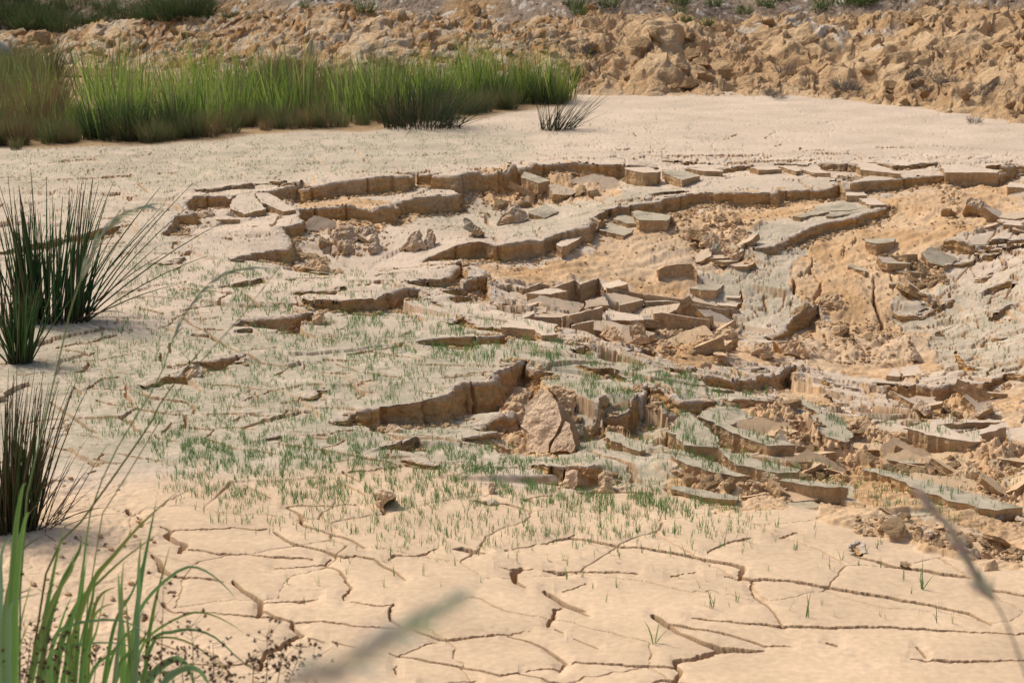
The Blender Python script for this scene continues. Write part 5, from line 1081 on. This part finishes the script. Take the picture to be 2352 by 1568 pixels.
for i in range(len(q)):
    place('grass_seedling', pro[i % 12], x[i], y[i], zf[i]-.002, big.get(i, rs.uniform(.45, 1.05)), rs.uniform(0, 6.28), 'little green grass seedling sprouting from the sandy foreground mud', 'grass seedling', 'single seedlings of the sandy foreground')
reeds = [tuft_mesh('reed_clump', 100+i, 20+(i*7) % 12, .74, .14, .0125, (.19, .25, .08), [GR1, GR2, GR3, GR1, (.26, .33, .10), (.28, .24, .11), (.09, .17, .03)], .13, .5, hv=.6) for i in range(10)]
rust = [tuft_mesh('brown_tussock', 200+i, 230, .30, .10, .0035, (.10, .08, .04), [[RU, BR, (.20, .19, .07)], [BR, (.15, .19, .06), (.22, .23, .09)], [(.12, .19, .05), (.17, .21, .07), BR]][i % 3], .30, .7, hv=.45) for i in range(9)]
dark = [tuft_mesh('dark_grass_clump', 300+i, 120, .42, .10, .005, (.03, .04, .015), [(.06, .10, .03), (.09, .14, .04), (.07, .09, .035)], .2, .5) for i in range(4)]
FRONT = np.array([(-160,340),(0,333),(350,328),(450,317),(600,300),(700,293),(860,290),(1000,277),(1070,265),(1180,254),(1300,236)], float)
def bed_at(u, v):
    x, y = unproj(u, v, 0.); return float(x), float(y), float(zcoarse(np.array([x]), np.array([y]))[0])
LR = 'clump of bright green reeds standing in the reed bed behind the mud'; GRR = 'reeds of the reed bed'
LB = 'rusty brown grass tussock at the foot of the reed bed'; GRB = 'brown tussocks of the reed bed'
def reedlab(k, u, v, fv):
    a = ['at the far left end', 'in the left part', 'left of the middle', 'in the middle', 'right of the middle', 'in the right part', 'at the right end'][min(6, max(0, int((u+20)/190)))]
    d = fv-v; return '%s %s of the reed bed, %s' % (k, a, 'front row' if d < 16 else ('middle rows' if d < 50 else 'back rows'))
for i in range(265):
    u = rnd.uniform(-150, 1300); fv = np.interp(u, FRONT[:, 0], FRONT[:, 1]); dpt = rnd.random()
    bk = np.interp(u, [-150, 300, 700, 1100, 1300], [200, 204, 215, 218, 226])
    v = fv-10-(fv-10-bk)*dpt if u < 1260 else fv-4
    x, y, z = bed_at(u, v)
    thin = .80 if 560 < u < 960 and dpt > .4 else 1
    s = rnd.uniform(.62, 1.16)*(1+.10*math.sin(u*.031)+.07*math.sin(u*.083))*thin*np.interp(u, [-150, 60, 200, 1200, 1310], [.7, .8, 1., .98, .85])
    place('reed_clump', reeds[i % 10], x, y, z-.02, s, rnd.uniform(0, 6.28), reedlab('bright green reed clump', u, v, fv), 'reeds', GRR)
for i in range(135):
    u = rnd.uniform(-150, 1305); fv = np.interp(u, FRONT[:, 0], FRONT[:, 1]); v = fv-rnd.choice((0, 2, 4, 8, 14, 22, 34, 50))*rnd.uniform(.5, 1.2)
    v = max(v, 222); x, y, z = bed_at(u, v)
    place('brown_tussock', rust[i % 9], x, y, z-.01, rnd.uniform(.55, 1.15), rnd.uniform(0, 6.28), reedlab('rusty brown grass tussock', u, v, fv), 'grass tussock', GRB)
for i in range(40):
    u = rnd.uniform(-120, 110) if i < 28 else rnd.uniform(560, 900); v = rnd.uniform(178, 320) if i < 28 else rnd.uniform(215, 250); x, y, z = bed_at(u, v)
    place('brown_tussock', rust[i % 9], x, y, z-.01, rnd.uniform(1.4, 2.1), i, 'tall twiggy brown bush %s' % ('crowding the left end of the reed bed' if i < 28 else 'standing behind the reeds in the middle'), 'brown bush', 'twiggy brown bushes of the reed bed')
for i in range(24):
    u = rnd.choice((rnd.uniform(150, 420), rnd.uniform(-100, 1250))); fv = np.interp(u, FRONT[:, 0], FRONT[:, 1]); x, y, z = bed_at(u, fv-rnd.uniform(2, 30))
    place('dark_grass_clump', dark[i % 4], x, y, z-.01, rnd.uniform(.7, 1.25), rnd.uniform(0, 6.28), reedlab('dark green rush clump', u, fv-5, fv), 'rushes', 'dark rushes of the reed bed')
x, y, z = bed_at(37, 343); place('brown_tussock', rust[1], x, y, z, .5, 0, 'single small tussock standing just in front of the reed bed at the far left', 'grass tussock')
x, y, z = bed_at(1322, 196); place('reed_clump', reeds[2], x, y, z, .62, 1, 'last small clump of green reeds at the foot of the bank', 'reeds')
for k, (u, v, sc_) in enumerate([(1318,188,.5), (1210,190,.5), (1335,180,.4)]):
    x, y, z = bank_at(u, v); place('dark_grass_clump', dark[k], x, y, z, sc_, k, 'small dark tuft at the foot of the bank near the end of the reeds', 'grass tuft', 'tufts at the end of the reeds')
def rush(name, seed, n, h, rad, w, lean, label, u, v, cols, bias=0, biasx=0, droop=.25, dead=.1):
    r = random.Random(seed); V = []; F = []; Cc = []
    for i in range(n):
        az = r.uniform(0, 6.283); rr = rad*math.sqrt(r.random()); x0, y0 = rr*math.cos(az)*1.3, rr*math.sin(az)*.7
        a2 = az+r.gauss(0, .5); L = h*r.uniform(.45, 1.05); tc = cols[r.randrange(len(cols))]; j = r.uniform(.75, 1.25)
        if r.random() < dead: tc = (.20, .15, .09)
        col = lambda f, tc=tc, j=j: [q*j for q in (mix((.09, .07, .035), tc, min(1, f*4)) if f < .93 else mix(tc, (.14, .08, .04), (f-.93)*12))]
        ln = abs(r.gauss(0, lean))*(.35+rr/rad); p = np.array(arc(x0, y0, a2, L, ln, r.uniform(0, droop), 6))
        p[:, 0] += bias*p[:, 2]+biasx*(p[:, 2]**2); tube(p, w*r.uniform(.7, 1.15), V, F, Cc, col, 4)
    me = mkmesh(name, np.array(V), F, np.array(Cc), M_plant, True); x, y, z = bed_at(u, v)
    xx, yy, zz = hit(np.array([u*1.]), np.array([v*1.])); return place(name, me, xx[0], yy[0], zz[0]-.01, 1, 0, label, 'rush clump')
rush('rush_clump', 1, 260, .62, .30, .0030, .55, 'wide dark rush clump standing before the reed bed', 968, 293, [RSH, (.07, .10, .04), (.10, .11, .06), (.05, .09, .03)], .1, 0, .6)
rush('rush_clump', 2, 60, .42, .14, .0030, .45, 'small wispy rush clump alone on the pale mud beyond the broken ground', 1275, 299, [RSH, (.10, .12, .07)], .55, .3, .4)
rush('rush_clump', 21, 34, .34, .07, .0028, .18, 'stubby grey bundle of stems at the left of the wispy rush clump', 1265, 299, [(.12, .11, .07), RSH], 0, 0, .2, .5)
rush('rush_clump', 3, 150, .86, .17, .0056, .17, 'large dark green rush clump with pointed stems at the left on the mud', 120, 738, [(.07, .16, .05), (.05, .13, .04), (.10, .19, .06), (.05, .10, .04)], .03, .03, .22, .10)
rush('rush_clump', 33, 20, .84, .10, .0050, .6, 'stems of the rush clump flopping out low to the right', 165, 735, [RSH, (.05, .11, .05)], .55, .25, .5, .15)
rush('rush_clump', 34, 80, .6, .20, .0040, .30, 'shorter rushes crowding the far left behind the near clump', 10, 730, [RSH, RSH2, (.06, .08, .03)], .0, 0, .3, .25)
rush('rush_clump', 4, 120, .48, .045, .0046, .26, 'bright green tapering rush clump rooted just in front of the large one', 45, 836, [RSH2, (.09, .18, .05), (.07, .14, .04)], .05, 0, .25, .08)
rush('rush_clump', 5, 260, .64, .11, .0036, .17, 'dense dark rush clump against the left edge with brown flower specks', 8, 1215, [(.06, .11, .03), (.07, .13, .035), (.11, .10, .045)], .03, .02, .3, .25)
rush('rush_clump', 51, 60, .40, .12, .0022, .8, 'dead grey stems splayed round the foot of the left edge rush clump', 50, 1210, [(.22, .18, .13), (.16, .12, .08)], .2, 0, .7, .6)
# dry dark tufts and green tufts on the bank
dry = [tuft_mesh('dry_tuft', 400+i, 110, .14, .09, .004, (.10, .085, .07), [(.17, .15, .13), (.12, .11, .10), (.22, .19, .15)], .7, 1.2, hv=.5) for i in range(3)]
for k, (u, v) in enumerate([(1215,213),(1780,108),(1945,210),(1965,212),(1935,205),(1790,228),(1770,222),(1700,125),(1800,170),(2110,190),(2130,214),(2170,196),(2180,205),(2250,222),(2265,208),(2300,200),(2320,185),(2200,245),(2270,240),(2352,230),(1895,122),(1330,125),(860,130),(2240,284)]):
    x, y, z = bank_at(u, v); 
    if v > 226: x, y, z = bed_at(u, v)
    place('dry_tuft', dry[k % 3], x, y, z+.01, rnd.uniform(.7, 1.5), k, 'dark withered tuft caught between the lumps of the clay bank', 'dry tuft', 'dark withered tufts on the clay bank')
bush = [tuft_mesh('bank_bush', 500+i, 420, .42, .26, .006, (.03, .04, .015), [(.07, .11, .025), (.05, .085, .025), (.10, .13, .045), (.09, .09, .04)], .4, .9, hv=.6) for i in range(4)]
for k, (u, v, s) in enumerate([(0,66,1.4),(20,40,1.3),(55,60,.9),(80,66,1.1),(110,66,1.0),(125,50,.9),(150,70,.8),(100,30,.9),(200,52,.7),(230,56,.5),(280,34,.8),(300,44,.9),(330,46,.6),(395,42,1.4),(430,40,1.2),(450,30,1.0),(380,20,.9),(530,40,.4),(580,42,.35),(10,12,1.2),(170,20,.8),(240,20,.7)]):
    x, y, z = bank_at(u, v); place('bank_bush', bush[k % 4], x, y, z-.03, s, k*1.7, 'dark green grassy bush growing on the slope behind the bank at the upper left', 'bush', 'bushes on the slope at the upper left')
gt = [tuft_mesh('green_tuft', 600+i, 70, .16, .07, .006, (.05, .06, .02), [(.12, .19, .04), (.09, .15, .04)], .5, .7) for i in range(3)]
for k, (u, v) in enumerate([(1405,20),(1560,14),(1640,18),(1575,52),(1755,16),(1770,20),(1800,6),(1940,14),(1950,20),(1965,10),(1985,12),(1990,18),(1900,25),(2010,6),(1710,35),(1560,36),(1620,60),(1330,36),(1325,24),(2052,2),(840,30),(700,20),(1880,30)]):
    x, y, z = bank_at(u, v); place('green_tuft', gt[k % 3], x, y, z, rnd.uniform(.8, 1.8), k, 'small green tuft on the bare slope above the bank', 'grass tuft', 'green tufts on the upper slope')
# boulders and pebbles of the bank
x, y, z = bank_at(1092, 36); o = place('boulder', PC[2], x, y, z+.06, .12, 2.4, 'pale angular boulder sitting on the grey slope above the bank', 'boulder')
x, y, z = bank_at(1112, 42); place('boulder', PC[4], x, y, z+.02, .07, 2, 'smaller boulder leaning against the pale angular one', 'boulder')
spots = []
for i in range(120):
    u = rnd.uniform(0, 2350); cv = np.interp(u, CREST[:, 0], CREST[:, 1]); bv = np.interp(u, BL[:, 0], BL[:, 1]); v = rnd.uniform(cv-4, bv-6); x, y, z = bank_at(u, v); spots.append((x, y, z+.01, rnd.choice((.035, .045, .06, .08, .11))*rnd.uniform(.8, 1.2), 'rough clay lump, %s of the rubble bank, %s' % ('upper part' if v < (cv+bv)/2 else 'lower part', ['behind the left end of the reeds', 'behind the left half of the reeds', 'behind the right half of the reeds', 'just right of the reeds', 'in the right half of the photo', 'towards the right edge'][min(5, int(u/392))])))
for u, v, s in [(1500,95,.22),(1530,85,.16),(1470,110,.14),(1560,165,.18),(1790,118,.2),(1860,80,.12),(1790,75,.12),(1900,90,.15),(1610,150,.15),(2060,165,.20),(2090,180,.16),(1580,90,.18),(1870,110,.16),(265,70,.16),(240,100,.16),(90,95,.2),(30,90,.18),(440,85,.15)]:
    x, y, z = bank_at(u, v); spots.append((x, y, z, s))
scatter(PB, spots, 'bank_clod', 'rough lump of orange clay lying on the face of the rubble bank', 'clay lump', 'lumps on the rubble bank')
spots = []
for i in range(90):
    u = rnd.uniform(0, 2350); cv = np.interp(u, CREST[:, 0], CREST[:, 1]); x, y, z = bank_at(u, rnd.uniform(0, cv-8)); spots.append((x, y, z, rnd.uniform(.012, .035)))
for i in range(70):
    x, y, z = bank_at(rnd.gauss(1245, 60), rnd.gauss(92, 13)); spots.append((x, y, z+.01, rnd.uniform(.015, .035)))
scatter(PW, spots, 'pebble', 'small whitish stone on or above the rubble bank', 'stone', 'whitish stones on the bank and slope')
# white and blue plastic lying by the water
V = []; F = []; Cc = []
P = []
for u, v in [(-60,92),(-30,100),(0,112),(15,124),(30,131),(41,133)]:
    x, y = unproj(u, v, .0); zz = .10; yy = 24.6; P.append((unproj(u, v, zat(0, yy, v))[0], yy, zat(0, yy, v)))
def ccol(f): return (.34, .38, .50)
tube(P[::1], .10, V, F, Cc, ccol, 10); V = np.array(V); V += .02*np.stack([pn(V[:, 0]*14, V[:, 2]*14, 1), V[:, 0]*0, pn(V[:, 0]*14, V[:, 2]*14, 2)], 1)
Cc = np.array(Cc); k = (pn(V[:, 0]*6, V[:, 2]*9, 4) > .1)[:, None]; Cc = np.where(k, np.array((.62, .58, .50)), Cc)
link('plastic_drum', mkmesh('plastic_drum', V, F, Cc, M_plant, True), None, 'crumpled blue and white plastic piece lying at the water edge at the far left', 'litter')
# ---------------------------------------------------------------- near plants at the photographer's feet
def wpt(u, v, D):                          # picture point at a distance D along the view
    X = (u-CX)/FX*D; Y = (CY-v)/FX*D; return np.array((X, D*ct+Y*st, HC-D*st+Y*ct))
def spline(P, n=14):
    P = np.array(P, float); m = len(P); t = np.linspace(0, m-1, n); out = []
    for s_ in t:
        i = min(int(s_), m-2); f = s_-i; p0 = P[max(i-1, 0)]; p1 = P[i]; p2 = P[i+1]; p3 = P[min(i+2, m-1)]
        out.append(.5*((2*p1)+(-p0+p2)*f+(2*p0-5*p1+4*p2-p3)*f*f+(-p0+3*p1-3*p2+p3)*f**3))
    return np.array(out)
def gz(x, y): return float(zcoarse(np.array([x*1.]), np.array([y*1.]))[0])
def rooted(pts, D, dD=0.):
    # picture path (root first) -> world path that starts in the ground below
    W = [wpt(u, v, D+dD*i/(len(pts)-1)) for i, (u, v) in enumerate(pts)]; a = W[0]; b = a.copy(); b[0] += (a[0]-W[1][0])*.3
    b[2] = gz(b[0], b[1])-.01
    W = list(spline(W, 16)); g = a[2]-b[2]
    if g < .03: return W
    return [b+(a-b)*i/6 for i in range(6)]+W
LG = (.16, .30, .07); LG2 = (.10, .22, .05); LGB = (.16, .27, .15); PUR = (.17, .15, .13); YE = (.28, .27, .06)
def I_(pts): return [(p[0], p[1]) for p in PX('I', pts)]
def E_(pts): return [(p[0], p[1]) for p in PX('E', pts)]
LEAVES = [
 ([(70,1700),(80,1300),(85,900),(120,400),(165,110),(195,60)], .034, LG, LG), ([(40,1700),(30,1200),(60,900),(130,640),(210,520),(335,455)], .022, LG, PUR),
 ([(-10,1700),(0,1200),(10,900),(10,600),(80,470),(220,428)], .016, LGB, LGB), ([(270,1700),(360,1150),(470,800),(600,560),(605,440)], .024, LG, LG2), ([(520,1700),(560,1200),(700,800),(860,600),(1060,370),(1350,110)], .022, LG, YE),
 ([(930,1750),(925,1300),(905,1000),(890,730)], .024, LG, LG), ([(960,1750),(1010,1200),(1060,800),(1115,500),(1180,180)], .022, LG, (.12, .26, .10)), ([(1010,1700),(1040,1000),(1045,700),(1062,480)], .018, LGB, LG),
 ([(960,1500),(1020,1100),(1150,880),(1380,700),(1540,715),(1690,830),(1790,945)], .013, LG, LGB), ([(1020,1750),(1150,1250),(1290,1180),(1450,1160),(1620,1220),(1800,1380),(1990,1510)], .013, LG, LGB),
 ([(1060,1750),(1150,1500),(1300,1385),(1390,1410),(1440,1500),(1480,1640)], .028, LGB, LG), ([(380,1700),(400,1250),(560,1120),(900,1090),(1110,1195)], .015, LG, LGB), ([(640,1750),(690,1100),(760,900),(870,840)], .018, LG, YE),
 ([(760,1750),(800,1450),(870,1100),(1000,870),(1080,640)], .016, LG, LG2), ([(470,1700),(520,1200),(600,900),(640,600),(680,300)], .013, LG2, LG), ([(850,1750),(900,1420),(1060,1260),(1200,1000)], .014, LG, LG2),
 ([(200,1700),(300,1250),(370,900),(430,600),(480,400)], .018, LG2, LG), ([(100,1700),(130,1300),(170,1050),(250,760)], .010, LG2, LG), ([(600,1700),(640,1200),(700,900),(720,720)], .02, LG, LG2), ([(560,1700),(580,1250),(610,950),(650,640)], .016, (.12, .24, .05), LG2)]
LEAFL = ['broadest pale green blade, upright near the left edge', 'purple tipped blade curling right near the left edge', 'thin blade bent over at the left edge', 'green blade with its tip before the sand, third from the left', 'longest straight blade slanting right to a yellowish tip', 'short broad blade standing straight up', 'tall pointed blade, tallest upright one on the right of the tuft', 'narrow upright blade just left of the tall pointed one', 'blade arching right with a drooping tip, upper one', 'blade arching far right with a drooping tip, lower one', 'broad folded blade bending down at the bottom', 'thin blade arching left to right across the tuft', 'blade leaning right with a yellow tip in mid tuft', 'narrow blade leaning right behind the broad ones', 'thin dark upright blade in mid tuft', 'short blade leaning right low in the tuft', 'dark green blade left of mid tuft', 'very thin blade near the left edge', 'dark blade in the thick of the tuft', 'grey green blade in the thick of the tuft']
for k, (pts, w, c0, c1) in enumerate(LEAVES):
    D = 4.3+.35*((k*37) % 7)/7; P = rooted(I_(pts), D, -.15); V = []; F = []; Cc = []
    ribbon(P, w*D/4.6*.78, V, F, Cc, lambda f, c0=c0, c1=c1: mix(c0, c1, f**1.6), .16, side=(.35*((k % 3)-1), -1, .25))
    link('grass_leaf', mkmesh('grass_leaf', np.array(V), F, np.array(Cc), M_plant, True), None, LEAFL[k], 'grass blade', 'long grass blades of the bottom left corner')
for k in range(22):
    pts, w, c0, c1 = LEAVES[(k*7+3) % len(LEAVES)]; dx = rnd.uniform(-260, 150); sv = rnd.uniform(.55, .9); pts = [(p[0]+dx*(1 if p[1] > 1500 else .8), 1600-(1600-p[1])*sv) for p in pts]
    P = rooted(I_(pts), rnd.uniform(4.0, 4.9), -.1); V = []; F = []; Cc = []; g = rnd.uniform(.8, 1.25)
    ribbon(P, w*.62, V, F, Cc, lambda f, c0=c0, c1=c1: [q*g for q in mix(c0, (.30, .32, .10) if k % 3 == 0 else c1, f**1.6)], .16, side=(rnd.uniform(-.5, .5), -1, .25))
    link('grass_leaf', mkmesh('grass_leaf', np.array(V), F, np.array(Cc), M_plant, True), None, 'shorter narrower grass blade crowded among the long ones at the bottom left', 'grass blade', 'shorter grass blades of the bottom left corner')
def plume(name, stem, head, D, w, col, hcol, label, nbr=60, L=.06, spread=.25, dD=0, bw=.004):
    P = np.array(rooted(stem+head, D, dD)); V = []; F = []; Cc = []; tube(P, w, V, F, Cc, col, 5)
    root = link(name, None, None, label, 'grass stalk')
    link('stem', mkmesh('stem', np.array(V), F, np.array(Cc), M_plant, True), root)
    V = []; F = []; Cc = []; n0 = len(P)-16+int(16*len(stem)/(len(stem)+len(head))); H = P[n0-1:]; r = random.Random(int(D*1000))
    for i in range(nbr):
        t = r.random()*(len(H)-1.01); a = int(t); p = H[a]*(1-t+a)+H[a+1]*(t-a); d = H[a+1]-H[a]; d /= np.linalg.norm(d)+1e-9
        s_ = np.array((r.gauss(0, 1), r.gauss(0, 1), r.gauss(0, 1)))*spread; q = d+s_; q /= np.linalg.norm(q); LL = L*r.uniform(.5, 1)*(1-.6*t/len(H))
        pp = [p, p+q*LL*.5+np.array((0, 0, -.05*LL)), p+q*LL+np.array((0, 0, -.25*LL))]; ribbon(pp, bw*r.uniform(.6, 1.2), V, F, Cc, [x_*r.uniform(.8, 1.2) for x_ in hcol])
    link('seed_head', mkmesh('seed_head', np.array(V), F, np.array(Cc), M_plant, True), root)
GS = (.24, .31, .13); GH = (.36, .38, .26); PH = (.66, .63, .48)
plume('grass_stalk', [(45,1640),(51,1225),(92,1007),(130,850),(161,716),(191,629)], [(215,570),(239,533),(265,502),(294,485),(342,473)], 4.4, .0024, GS, GH, 'tall grass stalk whose drooping grey green plume hangs before the left rush clump', 46, .09, .16, bw=.005)
plume('grass_stalk', [(150,1640),(198,1225),(246,1075),(310,960),(363,874),(407,754)], [(458,674),(496,640),(547,619),(605,615)], 4.5, .0020, GS, GH, 'second tall grass stalk with its plume arching to the right over the mud', 36, .07, .14, bw=.005)
plume('grass_stalk', [(180,1640),(222,1225),(300,1080),(369,963),(421,881),(479,809)], [(560,720),(620,640),(684,561),(729,509)], 4.5, .0016, (.30, .33, .14), (.28, .30, .14), 'thin yellow green stalk slanting far out to the right above the mud', 30, .03, .08, bw=.003)
plume('grass_stalk', [(60,1640),(110,1300),(200,1180),(340,980),(360,940)], [(400,880),(440,830),(463,800)], 4.5, .003, (.20, .22, .07), (.26, .20, .08), 'yellowing stalk with a narrow straight head', 20, .03, .08, bw=.003)
plume('grass_stalk', [(520,1700),(580,1610),(620,1590)], [(680,1560),(780,1525),(860,1475),(950,1425),(1045,1375)], .84, .0013, (.42, .42, .34), PH, 'very near out of focus grass plume crossing the bottom centre', 260, .034, .30, bw=.0012)
plume('grass_stalk', [(2440,1900),(2390,1640),(2352,1540),(2320,1450),(2290,1390)], [(2262,1350),(2240,1310),(2200,1240),(2150,1175),(2120,1140)], 1.7, .0012, (.36, .31, .23), (.50, .43, .33), 'near out of focus brown grass head leaning in from the right edge', 190, .034, .25, bw=.0024)
# brown seed clusters in front
SC = []
for k in range(5):
    r = random.Random(k); V = []; F = []; Cc = []
    for j in range(11):
        d = np.array((r.gauss(0, 1), r.gauss(0, 1), r.gauss(0, 1))); d /= np.linalg.norm(d); z0 = np.zeros(3); ribbon([z0, z0+d*.003, z0+d*.0062], .0028, V, F, Cc, [q*r.uniform(.7, 1.3) for q in (.085, .045, .025)])
    SC.append(mkmesh('seed_cluster', np.array(V), F, np.array(Cc), M_plant))
def cluster_plant(k, pts, D):
    P = spline(rooted(I_(pts), D)[6:], 12); V = []; F = []; Cc = []; r = random.Random(70+k); root = link('seeding_rush', None, None, 'thin stem with dark brown seed clusters at the bottom left', 'seeding rush', 'seeding rushes of the bottom left'); tube(P, .0013, V, F, Cc, (.20, .16, .08), 4)
    hb = []
    for i in range(22):
        t = r.uniform(4, 11); a = min(int(t), 10); p = P[a]*(1-t+a)+P[a+1]*(t-a); az = r.uniform(0, 6.28); L = r.uniform(.01, .055)
        e = p+np.array((math.cos(az)*L, math.sin(az)*L*.7, L*r.uniform(.2, .9))); tube([p, (p+e)/2+np.array((0, 0, -.003)), e], .0007, V, F, Cc, (.17, .12, .06), 3); hb.append(e)
    link('stem', mkmesh('stem', np.array(V), F, np.array(Cc), M_plant, True), root)
    for e in hb:
        o = link('seed_cluster', SC[r.randrange(5)], root); o.location = e; o.rotation_euler = (r.uniform(0, 6), r.uniform(0, 6), 0); o.scale = [r.uniform(.8, 1.25)]*3
    return
    for e in hb:
        for j in range(9):
            d = np.array((r.gauss(0, 1), r.gauss(0, 1), r.gauss(0, 1))); d /= np.linalg.norm(d); ribbon([e, e+d*.003, e+d*.0062], .0028, V, F, Cc, [q*r.uniform(.7, 1.3) for q in (.085, .045, .025)])
    link('seed_clusters', mkmesh('seed_clusters', np.array(V), F, np.array(Cc), M_plant), root)
for k, (x0, xt, yt) in enumerate([(1450,1440,1130),(1600,1600,1250),(2000,2010,1190),(2150,2280,1260),(1380,1340,1320),(2080,2120,1300),(1900,1900,1310),(1250,1230,1400),(1010,1040,1380),(180,230,1180),(300,330,1090),(150,130,1330),(1200,1230,720),(420,440,1250),(700,720,1330),(560,520,1200),(1700,1720,1420),(330,350,880),(2300,2360,1360)]):
    cluster_plant(k, [(x0, 1850), (x0, 1620), ((x0+xt)/2+8, (1600+yt)/2), (xt, yt)], 4.2+.1*(k % 5))
for o in S.objects:
    if o.parent is None and 'label' in o: o['kind'] = 'thing'
